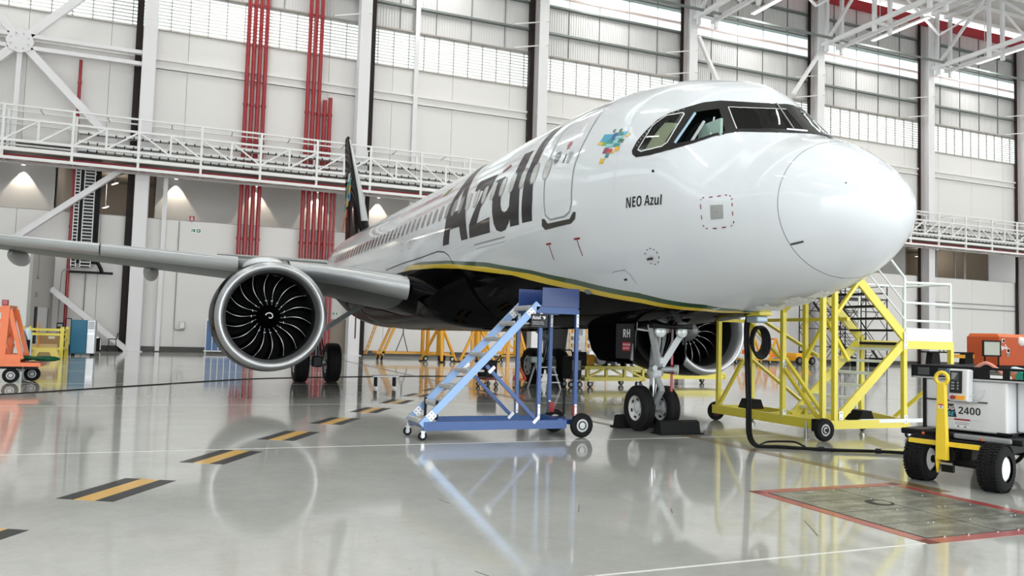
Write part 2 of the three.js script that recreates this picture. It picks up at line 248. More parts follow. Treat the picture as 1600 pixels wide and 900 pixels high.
// ---- linear roof lamps, each a glowing tube with its area light
{
  const lampLabel = { '6:0': 'long white linear lamp under the roof right of the cockpit', '7:0': 'long white linear lamp near the top right corner' };
  for (let i = 1; i < 9; i++) for (let k = 0; k < 4; k++) {
    const x = [-40.4, -20, -2, 16][k], z = ZC[i] - 5.2, own = lampLabel[`${i}:${k}`];
    const l = thing('linear_lamp', own ?? 'linear tube lamp hanging under the hangar roof', 'lamp', [x, 27.4, z], 0, 'linear roof lamps');
    mb().box(0, 0.12, 0, 5.6, 0.14, 0.4).build('housing', M.lampBody, l); mb().box(0, 0.03, 0, 5.5, 0.04, 0.34).build('lamp_glow', M.lampGlow, l.children[0]);
    for (const q of [-2, 2]) mb().tube([q, 0.15, 0], [q, 4.6, 0], 0.03, 6).build('hanger', M.lampBody, l);
    const a = new THREE.RectAreaLight(0xfffdf8, LAMP_RADIANCE, 5.5, 0.34); a.position.set(x, 27.4, z); a.rotation.x = -Math.PI / 2; scene.add(a);
  }
}
// ---- catwalk along the back wall
{
  const c = thing('catwalk', 'white lattice steel catwalk running along the whole back wall', 'catwalk', [-42.5, 0, 0]);
  for (const [y, s] of [[13.15, 0.1], [12.42, 0.12], [11.25, 0.14], [10.78, 0.2], [10.3, 0.16]]) mb().box(0, y, -21.3, s, s, 113).build('rail', M.white, c);
  for (const [y, s] of [[13.15, 0.08], [12.42, 0.08], [11.25, 0.1], [10.3, 0.16]]) mb().box(-1.25, y, -21.3, s, s, 113).build('rail', M.white, c);
  mb().box(-0.62, 10.72, -21.3, 1.2, 0.06, 113).build('deck', M.girt, c);
  mb().box(-0.62, 10.45, -21.3, 0.14, 0.3, 113).build('beam', M.redSteel, c);
  const tall = new THREE.BoxGeometry(0.13, 2.95, 0.13), pst = new THREE.BoxGeometry(0.11, 1.25, 0.11), L = Math.hypot(1.65, 1.17), dg = new THREE.BoxGeometry(0.08, 0.09, L), xb = new THREE.BoxGeometry(1.25, 0.07, 0.07), lz = new THREE.BoxGeometry(0.06, 0.06, Math.hypot(1.65, 1.2));
  for (let k = 0; k < 68; k++) {
    const z = 33.5 - k * 1.65, m = Math.floor((k + 2) / 4) % 2;
    if (k % 2 === 0) { mesh('post', tall, M.white, c).position.set(0, 11.72, z); mesh('post', tall, M.white, c).position.set(-1.25, 11.72, z); } else mesh('post', pst, M.white, c).position.set(0, 11.82, z);
    const d = mesh('diagonal', dg, M.white, c); d.position.set(0, 11.83, z - 0.825); d.rotation.x = (m ? 1 : -1) * Math.atan2(1.17, 1.65);
    mesh('cross_bar', xb, M.white, c).position.set(-0.62, k % 2 ? 13.1 : 10.32, z);
    const q = mesh('lacing', lz, M.white, c); q.position.set(-0.62, 10.3, z - 0.825); q.rotation.y = (k % 2 ? 1 : -1) * Math.atan2(1.2, 1.65);
  }
  // cable trays carried behind the railing
  const t = thing('cable_tray', 'stacked ribbed cable trays carried behind the catwalk railing', 'cable tray', [-43.15, 11.6, -28]);
  for (const [y, x] of [[0.55, -0.1], [0.0, -0.1], [-0.45, 0]]) { mb().box(x, y, 0, 0.42, 0.05, 83).build('tray', M.lightGrey, t); mb().box(x + 0.21, y + 0.06, 0, 0.02, 0.14, 83).build('tray_lip', M.white, t); mb().tube([x, y + 0.09, -41], [x, y + 0.09, 41], 0.08, 6).build('cable', M.black, t); const r = mb(); for (let k = 0; k < 180; k++) r.box(x + 0.23, y - 0.02, 41 - k * 0.46, 0.03, 0.16, 0.06); const s = r.build('tray_rungs', M.black, t); s.userData.kind = 'stuff'; }
}
// ---- red fire pipes
{
  const pipe = (z, r, y1, label, x = -44.25) => {
    const g = thing('fire_pipe', label, 'pipe', [x, 0, z], 0, 'red fire water pipes on the back wall');
    mb().tube([0, 0, 0], [0, y1, 0], r, 12).build('pipe_run', M.red, g); for (const y of [6.9, 12.9, 15.2, 21.5]) if (y < y1) mb().tube([0, y, 0], [0, y + 0.16, 0], r * 1.25, 12).build('coupling', M.red, g); mb().box(-0.15, 6.2, 0, 0.2, 0.06, 0.06).box(-0.15, 15.0 > y1 ? 7.5 : 15.0, 0, 0.2, 0.06, 0.06).build('clamp', M.red, g);
  };
  ['first', 'second', 'third', 'fourth'].forEach((n, i) => pipe(4.72 - i * 0.355, 0.125, 29.9, `${n} red pipe from the left in the group of four`));
  ['first', 'second', 'third'].forEach((n, i) => pipe(1.02 - i * 0.36, 0.125, 29.9, `${n} full height red pipe in the right hand pipe group`));
  pipe(-0.08, 0.13, 16.2, 'short red pipe with flanged top beside the tall pipes'); pipe(-0.42, 0.13, 16.4, 'short red pipe ending just above its neighbour, beside the column');
  pipe(-0.73, 0.08, 10.3, 'thin red pipe of the right group next to the short pipes'); pipe(-0.95, 0.08, 10.3, 'rightmost thin red pipe of the right group');
  pipe(13.75, 0.09, 16.6, 'single thin red pipe crossing the diagonal brace at the left', -44.22);
}
// ---- cable ladder drop on the left
{
  const c = thing('cable_ladder', 'vertical cable ladder with black cable bundles left of the column', 'cable ladder', [-43.9, 0, 12.95]);
  for (const [z0, z1] of [[0.66, 0.42], [0.2, -0.32]]) {
    mb().box(0, 7.9, z0, 0.1, 6.4, 0.04).box(0, 7.9, z1, 0.1, 6.4, 0.04).build('ladder_rail', M.white, c);
    const rg = new THREE.BoxGeometry(0.06, 0.05, z0 - z1); for (let k = 0; k < 34; k++) mesh('rung', rg, M.white, c).position.set(0.02, 4.8 + k * 0.19, (z0 + z1) / 2);
    mb().box(-0.16, 7.9, (z0 + z1) / 2, 0.02, 6.4, z0 - z1).build('ladder_back', mat(0x35353a, 0.6), c);
  }
  for (const z of [0.31, 0.36, 0.26, -0.42, -0.5, -0.58]) mb().tube([0, 4.9, z], [0, 11, z], 0.055, 8).build('cable', M.black, c);
  mb().box(0, 4.42, -0.4, 0.1, 0.14, 2.2).box(0, 4.95, -0.1, 0.08, 0.06, 1.4).build('ladder_rail', M.black, c); mb().path([[0.06, 5.3, -0.5], [0.06, 5.1, -0.62], [0.06, 4.7, -0.85], [0.06, 4.4, -0.95]], 0.1, 8).build('cable', M.black, c);
  mb().path([[0, 4.5, 0.7], [0, 4.5, 0.95], [0, 4.3, 1.05], [0, 2.5, 1.1], [0, 0.3, 1.1]], 0.03, 6).build('conduit', M.grey, c);
  for (let k = 0; k < 3; k++) mb().box(0.02, 4.7 + k * 0.25, -1.0, 0.04, 0.03, 0.9).build('rung', M.lightGrey, c);
}
// ---- office block on the left
{
  const o = structure('office_block', 'white low office block with a grey side wall at the left edge', 'room');
  mb().box(-37.75, 2.6, 23.6, 0.15, 5.2, 18).build('front_panel', M.wall, o); mb().box(-41.3, 2.6, 14.55, 7.1, 5.2, 0.16).build('side_panel', M.wallGrey, o); mb().box(-41.3, 5.22, 23.6, 7.2, 0.08, 18.2).build('roof_edge', M.frameGrey, o);
  mb().box(-39.2, 1.15, 14.44, 0.5, 2.3, 0.06).build('door_gap', M.brown, o); mb().box(-42.7, 1.15, 14.44, 0.5, 2.3, 0.06).build('door_gap', M.brown, o); for (const x of [-40.0, -40.75, -41.5, -42.2]) mb().box(x, 1.15, 14.42, 0.68, 2.3, 0.05).build('door_leaf', M.lightGrey, o);
  mb().tube([-39, 3.8, 14.4], [-39, 5.1, 14.4], 0.02, 6).sphere(-39, 3.75, 14.4, 0.07, 8).build('light_pull', M.grey, o); mb().box(-39.1, 2.9, 14.42, 0.16, 0.24, 0.05).build('switch_box', M.grey, o);
  mb().box(-37.64, 3.25, 15.9, 0.02, 0.22, 0.22).build('notice', mat(0xc0392f, 0.5), o);
}
// ---- wall signs and boxes
{
  const s1 = textTex(128, 64, '#e9efe9', (x) => { x.fillStyle = '#1f6d50'; x.fillRect(70, 12, 46, 40); x.fillStyle = '#e9efe9'; x.beginPath(); x.moveTo(108, 32); x.lineTo(90, 18); x.lineTo(90, 46); x.fill(); x.fillRect(76, 26, 18, 12); x.fillStyle = '#1f6d50'; x.fillRect(10, 14, 10, 36); x.fillRect(30, 14, 22, 36); });
  const e = thing('exit_sign', 'small green and white exit sign on the wall above the wing', 'sign', [WX + 0.08, 7.3, 7.15], 0); mesh('plate', new THREE.BoxGeometry(0.03, 0.32, 0.62), M.white, e); const f = mesh('face', new THREE.PlaneGeometry(0.6, 0.3), mat(0xffffff, 0.5, 0, { map: s1 }), e); f.rotation.y = Math.PI / 2; f.position.x = 0.018;
  const q = thing('fire_sign', 'small red fire point sign above the exit sign', 'sign', [WX + 0.08, 8.02, 7.42], 0); mesh('plate', new THREE.BoxGeometry(0.03, 0.3, 0.3), M.red, q); mb().box(0.02, 0.03, 0, 0.01, 0.12, 0.06).box(0.02, -0.08, 0, 0.01, 0.05, 0.12).build('symbol', M.white, q); mb().box(0, -0.06, 0, 0.02, 0.42, 0.02).build('bracket', M.grey, q);
  const b = thing('electrical_box', 'grey electrical box with curled cable on the wall left of the engine', 'box', [WX + 0.3, 1.4, 7.65]); mb().rbox(0, 0.2, 0, 0.18, 0.42, 0.3, 0.02).build('case', M.lightGrey, b); mb().box(0.1, 0.2, 0, 0.02, 0.34, 0.22).build('door', M.white, b);
  const d = structure('door_1', 'grey doorway in the wall behind the main wheels', 'door'); mb().box(WX + 0.08, 1.1, -1.7, 0.06, 2.2, 1.1).build('leaf', M.beige, d); mb().box(WX + 0.1, 2.24, -1.7, 0.1, 0.08, 1.25).box(WX + 0.1, 1.1, -1.1, 0.1, 2.2, 0.07).box(WX + 0.1, 1.1, -2.3, 0.1, 2.2, 0.07).build('door_frame', M.frameGrey, d);
  const g = thing('door_sign', 'tiny green sign above the grey doorway', 'sign', [WX + 0.08, 2.62, -1.35]); mesh('plate', new THREE.BoxGeometry(0.03, 0.18, 0.42), M.white, g); mb().box(0.02, 0, 0.1, 0.01, 0.12, 0.12).box(0.02, 0, -0.1, 0.01, 0.12, 0.1).build('symbol', mat(0x2f9a74, 0.5), g);
}
// ================================================================ THE AIRLINER (nose at x = 0, pointing to +x; starboard is +z)
const CY = 3.8;
const KS = [0, .1, .35, .8, 1.2, 1.5, 1.8, 2.1, 2.4, 2.9, 3.7, 4.8, 6.5, 9, 24, 26, 28, 30, 32, 34, 36, 37.5];
const KT = [-.548, -.238, .011, .323, .482, .749, 1.095, 1.357, 1.517, 1.69, 1.91, 2.06, 2.13, 2.15, 2.15, 2.15, 2.13, 2.06, 1.96, 1.82, 1.66, 1.5];
const KB = [-.548, -.906, -1.166, -1.436, -1.573, -1.64, -1.691, -1.75, -1.80, -1.874, -1.956, -2.016, -2.06, -2.07, -2.07, -1.97, -1.62, -1.1, -.5, .1, .7, 1.1];
const KW = [0, .435, .753, 1.07, 1.227, 1.325, 1.414, 1.505, 1.582, 1.683, 1.81, 1.93, 1.975, 1.975, 1.975, 1.965, 1.88, 1.68, 1.38, 1.0, .58, .2];
const KTb = KT.slice(); [.514, .668, .857, 1.197, 1.467, 1.705].forEach((v, i) => (KTb[4 + i] = v));
const KM = KTb.map((t, i) => (t + KB[i]) / 2), KU = KS.map(Math.sqrt);
function pchip(xs, ys) {
  const n = xs.length, h = [], d = [], m = new Array(n).fill(0);
  for (let i = 0; i < n - 1; i++) { h[i] = xs[i + 1] - xs[i]; d[i] = (ys[i + 1] - ys[i]) / h[i]; }
  for (let i = 1; i < n - 1; i++) if (d[i - 1] * d[i] > 0) { const a = 2 * h[i] + h[i - 1], b = h[i] + 2 * h[i - 1]; m[i] = (a + b) / (a / d[i - 1] + b / d[i]); }
  m[0] = d[0];
  return (x) => { x = Math.min(Math.max(x, xs[0]), xs[n - 1]); let i = 0; while (i < n - 2 && x > xs[i + 1]) i++; const t = (x - xs[i]) / h[i]; return ys[i] * (1 + 2 * t) * (1 - t) ** 2 + h[i] * m[i] * t * (1 - t) ** 2 + ys[i + 1] * t * t * (3 - 2 * t) + h[i] * m[i + 1] * t * t * (t - 1); };
}
const pT = pchip(KU, KT), pB = pchip(KU, KB), pW = pchip(KU, KW), pM = pchip(KU, KM);
function rawSurf(s, phi) {
  const u = Math.sqrt(Math.max(s, 0)), t = pT(u) + CY, b = pB(u) + CY, w = pW(u), m = pM(u) + CY, c = Math.cos(phi), sn = Math.sin(phi);
  const n = c > 0 ? 2 - 0.495 * Math.exp(-(((s - 1.8) / 0.6) ** 2)) : 2, e = 2 / n;
  return V(-s, m + (c > 0 ? t - m : m - b) * Math.sign(c) * Math.abs(c) ** e, w * Math.sign(sn) * Math.abs(sn) ** e);
}
function surfN(s, phi) {
  const ds = Math.min(0.02, Math.max(s * 0.2, 0.0005)), dp = 0.012;
  const a = rawSurf(s + ds, phi).sub(rawSurf(Math.max(s - ds, 0), phi)), b = rawSurf(s, phi + dp).sub(rawSurf(s, phi - dp));
  const n = b.cross(a).normalize(); const p = rawSurf(s, phi); if (n.dot(V(0.3 * (3 - Math.min(s, 3)), p.y - CY, p.z)) < 0) n.negate(); return n;
}
const surf = (s, phi, off = 0) => (off ? rawSurf(s, phi).addScaledVector(surfN(s, phi), off) : rawSurf(s, phi));
const RAD = Math.PI / 180;
function facing(g) {   // turn every triangle so that its winding agrees with the normals given
  const p = g.attributes.position, n = g.attributes.normal, ix = g.index ? g.index.array : null, m = ix ? ix.length : p.count, a = V(0, 0, 0), b = V(0, 0, 0), c = V(0, 0, 0), q = V(0, 0, 0), out = [];
  for (let i = 0; i < m; i += 3) { let [u, v, w] = ix ? [ix[i], ix[i + 1], ix[i + 2]] : [i, i + 1, i + 2]; a.fromBufferAttribute(p, u); b.fromBufferAttribute(p, v).sub(a); c.fromBufferAttribute(p, w).sub(a); q.fromBufferAttribute(n, u).add(V(n.getX(v), n.getY(v), n.getZ(v))).add(V(n.getX(w), n.getY(w), n.getZ(w))); if (b.cross(c).dot(q) < 0) [v, w] = [w, v]; out.push(u, v, w); }
  g.setIndex(out); return g;
}
function outward(g) {   // a closed shape: turn its faces outwards
  const p = g.attributes.position, ix = g.index.array; let v = 0; const a = V(0, 0, 0), b = V(0, 0, 0), c = V(0, 0, 0);
  for (let i = 0; i < ix.length; i += 3) { a.fromBufferAttribute(p, ix[i]); b.fromBufferAttribute(p, ix[i + 1]); c.fromBufferAttribute(p, ix[i + 2]); v += a.dot(b.cross(c)); }
  if (v < 0) { const o = []; for (let i = 0; i < ix.length; i += 3) o.push(ix[i], ix[i + 2], ix[i + 1]); g.setIndex(o); } g.computeVertexNormals(); return g;
}
// a patch of skin between two angle limits
function skin(stations, fa, fb, n, off = 0, skip) {
  const pos = [], nor = [], uv = [], idx = [];
  for (const s of stations) for (let j = 0; j <= n; j++) { const f = (fa(s) + (fb(s) - fa(s)) * (j / n)) * RAD, p = surf(s, f, off), q = surfN(s, f); pos.push(p.x, p.y, p.z); nor.push(q.x, q.y, q.z); uv.push(s, f * 2); }
  for (let i = 0; i < stations.length - 1; i++) for (let j = 0; j < n; j++) {
    const a = i * (n + 1) + j, b = a + 1, c = a + n + 1, d = c + 1;
    if (skip) { const s = (stations[i] + stations[i + 1]) / 2, f = fa(s) + (fb(s) - fa(s)) * ((j + 0.5) / n); if (skip(s, f)) continue; }
    idx.push(a, b, c, b, d, c);
  }
  const g = new THREE.BufferGeometry(); g.setAttribute('position', new THREE.Float32BufferAttribute(pos, 3)); g.setAttribute('normal', new THREE.Float32BufferAttribute(nor, 3)); g.setAttribute('uv', new THREE.Float32BufferAttribute(uv, 2)); g.setIndex(idx); return facing(g);
}
// a flat outline in (station, degrees) laid on the skin
function decal(outline, off = 0.004, holes = [], step = 0.13) {
  const R = 1.9 * RAD, c2 = outline.map(([s, f]) => new THREE.Vector2(s, f * R)), h2 = holes.map((h) => h.map(([s, f]) => new THREE.Vector2(s, f * R)));
  const tri = THREE.ShapeUtils.triangulateShape(c2, h2), all = [...c2, ...h2.flat()]; let T = tri.map((t) => t.map((i) => all[i]));
  for (let pass = 0; pass < 7; pass++) { const N = []; let split = false; for (const t of T) { const l = [0, 1, 2].map((i) => t[i].distanceTo(t[(i + 1) % 3])), k = l.indexOf(Math.max(...l)); if (l[k] > step) { split = true; const a = t[k], b = t[(k + 1) % 3], c = t[(k + 2) % 3], m = a.clone().add(b).multiplyScalar(0.5); N.push([a, m, c], [m, b, c]); } else N.push(t); } T = N; if (!split) break; }
  const pos = [], nor = [], uv = [];
  for (const t of T) for (const v of t) { const f = v.y / R * RAD, p = surf(v.x, f, off), n = surfN(v.x, f); pos.push(p.x, p.y, p.z); nor.push(n.x, n.y, n.z); uv.push(v.x, v.y); }
  const g = new THREE.BufferGeometry(); g.setAttribute('position', new THREE.Float32BufferAttribute(pos, 3)); g.setAttribute('normal', new THREE.Float32BufferAttribute(nor, 3)); g.setAttribute('uv', new THREE.Float32BufferAttribute(uv, 2)); return facing(g);
}
// a narrow band along a line on the skin
function ribbon(line, width, closed = false, off = 0.004, sub = 6) {
  const P = []; const n = line.length, m = closed ? n : n - 1;
  for (let i = 0; i < m; i++) for (let k = 0; k < sub; k++) { const a = line[i], b = line[(i + 1) % n], t = k / sub; P.push([a[0] + (b[0] - a[0]) * t, a[1] + (b[1] - a[1]) * t]); }
  if (!closed) P.push(line[n - 1]);
  const Q = P.map(([s, f]) => surf(s, f * RAD, off)), pos = [], nor = [], idx = [], L = Q.length;
  for (let i = 0; i < L; i++) { const nn = surfN(P[i][0], P[i][1] * RAD), a = Q[closed ? (i + L - 1) % L : Math.max(i - 1, 0)], b = Q[closed ? (i + 1) % L : Math.min(i + 1, L - 1)], sd = b.clone().sub(a).normalize().cross(nn).multiplyScalar(width / 2); for (const e of [1, -1]) { const p = Q[i].clone().addScaledVector(sd, e); pos.push(p.x, p.y, p.z); nor.push(nn.x, nn.y, nn.z); } }
  for (let i = 0; i < (closed ? L : L - 1); i++) { const a = 2 * i, c = 2 * ((i + 1) % L); idx.push(a, a + 1, c, a + 1, c + 1, c); }
  const g = new THREE.BufferGeometry(); g.setAttribute('position', new THREE.Float32BufferAttribute(pos, 3)); g.setAttribute('normal', new THREE.Float32BufferAttribute(nor, 3)); g.setAttribute('uv', new THREE.Float32BufferAttribute(new Float32Array(L * 4), 2)); g.setIndex(idx); return facing(g);
}
const mirror = (o) => o.map(([s, f]) => [s, -f]).reverse();
const lin = (t) => (s) => { if (s <= t[0][0]) return t[0][1]; for (let i = 1; i < t.length; i++) if (s <= t[i][0]) { const a = t[i - 1], b = t[i]; return a[1] + ((b[1] - a[1]) * (s - a[0])) / (b[0] - a[0]); } return t[t.length - 1][1]; };
const inside = (o, x, y) => { let r = false; for (let i = 0, j = o.length - 1; i < o.length; j = i++) { const [a, b] = o[i], [c, d] = o[j]; if (b > y !== d > y && x < ((c - a) * (y - b)) / (d - b) + a) r = !r; } return r; };
const stepper = (a, b, d) => { const n = Math.max(1, Math.round((b - a) / d)); return Array.from({ length: n + 1 }, (_, i) => a + ((b - a) * i) / n); };

const PL = {
  white: mat(0xdfe3e7, 0.4, 0, { clearcoat: 1, clearcoatRoughness: 0.05, specularIntensity: 0.5 }), navy: mat(0x09080c, 0.35, 0, { clearcoat: 0.26, clearcoatRoughness: 0.06, specularIntensity: 0 }), green: mat(0x0e4a23, 0.3, 0, { clearcoat: 1, clearcoatRoughness: 0.05 }), yellow: mat(0xf2cf14, 0.3, 0, { clearcoat: 1, clearcoatRoughness: 0.05 }),
  title: mat(0x0c0a0f, 0.4, 0, { clearcoat: 0.28, clearcoatRoughness: 0.05, specularIntensity: 0.3 }), line: mat(0x8f9294, 0.4), dark: mat(0x0e0f10, 0.45), frame: mat(0x100f0e, 0.45, 0, { specularIntensity: 0.5 }), shade: mat(0xb9b8b3, 0.35, 0, { clearcoat: 1, clearcoatRoughness: 0.05 }), winDark: mat(0x3b3230, 0.25, 0, { clearcoat: 1, clearcoatRoughness: 0.05 }), redMark: mat(0x8d1f2c, 0.4),
  glass: mat(0xcfdcd8, 0.03, 0, { transmission: 1, thickness: 0, ior: 1.5 }), liner: mat(0x2c3234, 0.7), seal: mat(0xd8d9d6, 0.4),
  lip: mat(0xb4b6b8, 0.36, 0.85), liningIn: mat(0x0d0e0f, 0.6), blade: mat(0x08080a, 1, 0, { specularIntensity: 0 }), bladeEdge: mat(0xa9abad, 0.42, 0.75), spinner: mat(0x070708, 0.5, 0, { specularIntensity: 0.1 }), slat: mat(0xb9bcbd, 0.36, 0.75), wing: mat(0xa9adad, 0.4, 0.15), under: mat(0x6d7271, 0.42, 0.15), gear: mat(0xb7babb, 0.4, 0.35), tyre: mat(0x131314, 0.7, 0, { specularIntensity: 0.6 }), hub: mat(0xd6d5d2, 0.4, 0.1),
};
const plane = thing('airliner', 'white twin-engine passenger jet with dark belly and green and yellow stripes, parked nose to camera', 'aircraft');
// ---- livery limits (degrees from the crown)
const fYB = lin([[2.55, 180], [2.6, 173.6], [2.93, 163], [3.92, 147.9], [5.33, 135.06], [7.5, 121.75], [10.2, 112.66], [12.05, 108.7], [14.3, 106], [20, 106], [30, 112], [37.5, 120]]);
const fGY = lin([[2.45, 180], [2.52, 171.5], [2.845, 160.6], [3.8, 144.85], [5.21, 132.15], [6.61, 122.7], [8.63, 114.55], [10.99, 107.77], [14.27, 102.15], [15.2, 106], [20, 106], [30, 112], [37.5, 120]]);
const fG = lin([[2.36, 180], [2.43, 168.75], [2.73, 157.3], [3.685, 141.6], [5.1, 129.4], [6.53, 120.7], [8.54, 112.04], [10.94, 105.8], [13.02, 102.33], [14.4, 102.2], [15.2, 106], [20, 106], [30, 112], [37.5, 120]]);
// ---- cockpit glazing outlines
const D = {
  mask: [[1.737,0],[1.737,1.15],[1.758,9.97],[1.803,15.5],[1.86,19.86],[1.923,23.56],[1.991,26.79],[2.064,29.6],[2.143,32.0],[2.229,34.12],[2.3,36.77],[2.379,39.21],[2.467,42.89],[2.572,46.22],[2.652,48.62],[2.744,50.81],[2.879,55.38],[2.93,58.73],[2.991,61.9],[3.083,67.4],[3.129,72.55],[3.097,74.37],[3.003,75.84],[2.858,75.27],[2.719,74.46],[2.536,72.03],[2.377,68.83],[2.28,66.05],[2.195,63.07],[2.118,60.05],[2.037,56.09],[1.965,52.04],[1.871,47.55],[1.77,43.25],[1.673,39.99],[1.582,36.2],[1.493,32.12],[1.412,27.65],[1.346,22.53],[1.294,16.82],[1.253,10.41],[1.235,2.1],[1.233,0]],
  pane3: [[3.001,72.03],[2.92,72.89],[2.729,71.33],[2.557,69.17],[2.492,66.44],[2.475,62.41],[2.468,58.31],[2.47,54.09],[2.483,49.69],[2.521,49.01],[2.634,50.94],[2.764,52.51],[2.827,55.68],[2.901,58.65],[2.919,63.36],[2.953,67.8]],
  pane2: [[2.39,66.28],[2.254,62.73],[2.137,58.87],[2.056,55.01],[1.984,51.02],[1.891,46.57],[1.971,44.21],[2.053,41.72],[2.144,38.84],[2.255,42.87],[2.362,46.64],[2.378,53.14],[2.372,57.6],[2.376,61.96]],
  pane1: [[2.08,35.44],[1.992,32.38],[1.909,28.88],[1.829,24.91],[1.761,20.75],[1.708,15.58],[1.671,9.02],[1.525,7.37],[1.432,7.49],[1.337,7.77],[1.363,15.3],[1.412,21.58],[1.481,26.99],[1.553,31.31],[1.628,35.35],[1.71,38.96],[1.799,42.02],[1.936,39.02]],
};
const maskPanes = [D.pane1, D.pane2, D.pane3];
const cut = (s, f) => inside(D.mask, s, Math.abs(f)) && [[0.02, 0], [-0.02, 0], [0, 1.2], [0, -1.2]].every(([a, b]) => inside(D.mask, s + a, Math.abs(f) + b) || Math.abs(f) < 1.3);
{
  // radome, nose, barrel
  const sR = [0, 0.0008, 0.003, 0.007, 0.013, 0.022, 0.035, 0.055, 0.08, 0.11, 0.15, 0.2, 0.26, 0.33, 0.41, 0.5, 0.59, 0.67, 0.742];
  mesh('radome', skin(sR, () => -180, () => 180, 96), PL.white, plane);
  const sN = [0.75, ...stepper(0.8, 3.4, 0.04)];
  mesh('nose_skin', skin(sN, (s) => -fG(s), fG, 200, 0, cut), PL.white, plane);
  const sB = stepper(3.4, 37.5, 0.2);
  mesh('fuselage_skin', skin(sB, (s) => -fG(s), fG, 96), PL.white, plane);
  mesh('tail_cone', skin([37.46, 37.5, 37.502], () => -180, () => 180, 24), PL.line, plane);
  const sA = [...stepper(2.36, 3.4, 0.04), ...stepper(3.5, 37.5, 0.2)];
  for (const e of [1, -1]) {
    mesh('green_stripe', skin(sA.filter((s) => s < 15.3), (s) => e * fG(s), (s) => e * fGY(s), 4), PL.green, plane, 'dark green stripe');
    mesh('yellow_stripe', skin(sA.filter((s) => s < 15.3), (s) => e * fGY(s), (s) => e * fYB(s), 4), PL.yellow, plane, 'yellow stripe');
  }
  mesh('belly_skin', skin(sA, fYB, (s) => 360 - fYB(s), 60), PL.navy, plane, 'glossy dark navy belly');
  mesh('radome_seam', ribbon(Array.from({ length: 60 }, (_, i) => [0.746, i * 6 - 180]), 0.008, true, 0.0015, 2), PL.line, plane);
  // cockpit: black mask, panes, seals, liner and furniture
  for (const e of [1, -1]) {
    const w = (o) => (e > 0 ? o : mirror(o));
    mesh('window_frame', decal(w(D.mask), 0.006, maskPanes.map(w), 0.07), PL.frame, plane, 'black cockpit window surround');
    for (const [o, n] of [[D.pane1, 'windshield'], [D.pane3, 'side_window']]) { mesh(n, decal(w(o), 0.002, [], 0.07), PL.glass, plane); }
    mesh('window_seal', ribbon(w(D.pane3), 0.022, true, 0.009, 5), PL.seal, plane, 'white seal of the rear side window');
    mesh('window_seal', ribbon(w(D.pane1.slice(0, 7)), 0.014, false, 0.009, 4), PL.seal, plane);
    mesh('window_seal', ribbon(w([D.pane1[0], D.pane1[17], D.pane1[16]]), 0.012, false, 0.009, 6), PL.seal, plane);
    if (e < 0) mesh('sliding_window', decal(w(D.pane2), 0.002, [], 0.07), PL.glass, plane);
    else { mesh('sliding_window', decal([[2.36, 66], [2.3, 64], [2.26, 48], [2.35, 49]], -0.09), PL.glass, plane, 'opened sliding side window'); const p = (s, f, o) => surf(s, f * RAD, o); mb().bar(p(2.37, 65.5, 0.012), p(2.35, 47, 0.012), 0.025, 0.03).build('window_strut', mat(0x93aec0, 0.4, 0.3), plane, 'pale blue edge of the opened side window'); mb().bar(p(2.2, 61, -0.05), p(2.21, 47.5, -0.05), 0.03).bar(p(2.02, 53, -0.08), p(2.16, 42, -0.08), 0.02).build('sliding_frame', M.lightGrey, plane); }
    const bolts = mb(); for (let k = 0; k < 15; k++) { const t = k / 14, f = 47 + t * 23, s = lin([[40, 2.38], [46.2, 2.56], [50.8, 2.735], [55.4, 2.87], [61.9, 2.98], [67.4, 3.07], [72.5, 3.11]])(f); const q = surf(s - 0.045, e * f * RAD, 0.008); bolts.sphere(q.x, q.y, q.z, 0.009, 5); } bolts.build('frame_screws', M.steel, plane).userData.kind = 'stuff';
  }
  mesh('cockpit_liner', skin(stepper(1.0, 3.5, 0.05), () => -150, () => 150, 100, -0.07, cut), PL.liner, plane);
  mb().ext(Array.from({ length: 40 }, (_, i) => { const q = rawSurf(3.5, (i / 40) * 2 * Math.PI); return [q.z * 0.94, 3.9 + (q.y - 3.9) * 0.94]; }), 0.04, new THREE.Matrix4().makeRotationY(-Math.PI / 2).setPosition(-3.46, 0, 0)).box(-2.5, 3.3, 0, 1.9, 0.05, 2.3).build('cockpit_bulkhead', PL.liner, plane);
  mb().box(-1.85, 4.0, 0, 0.35, 0.25, 1.2).build('instrument_panel', PL.dark, plane);
  for (const z of [0.52, -0.52]) { mb().rbox(-2.75, 4.15, z, 0.14, 0.95, 0.5, 0.05).rbox(-2.5, 3.75, z, 0.5, 0.14, 0.5, 0.05).rbox(-2.78, 4.72, z, 0.1, 0.22, 0.28, 0.04).build('pilot_seat', mat(0x2a3a46, 0.8), plane); }
  mesh('sun_shade', decal([[2.93, 71.5], [2.6, 68], [2.54, 54], [2.78, 55]], -0.06), mat(0xc9bda2, 0.8), plane, 'cream shade behind the rear side window');
  mb().box(-2.15, 4.3, 1.0, 0.5, 0.5, 0.04).build('side_console', mat(0x9db8ae, 0.6), plane);
  for (const e of [1, -1]) { const p = (s, f, o) => surf(s, e * f * RAD, o); mb().bar(p(1.26, 8, 0.03), p(1.36, 21, 0.035), 0.02).bar(p(1.34, 16, 0.03), p(1.78, 13, 0.02), 0.012).build('wiper', M.steel, plane); }
}
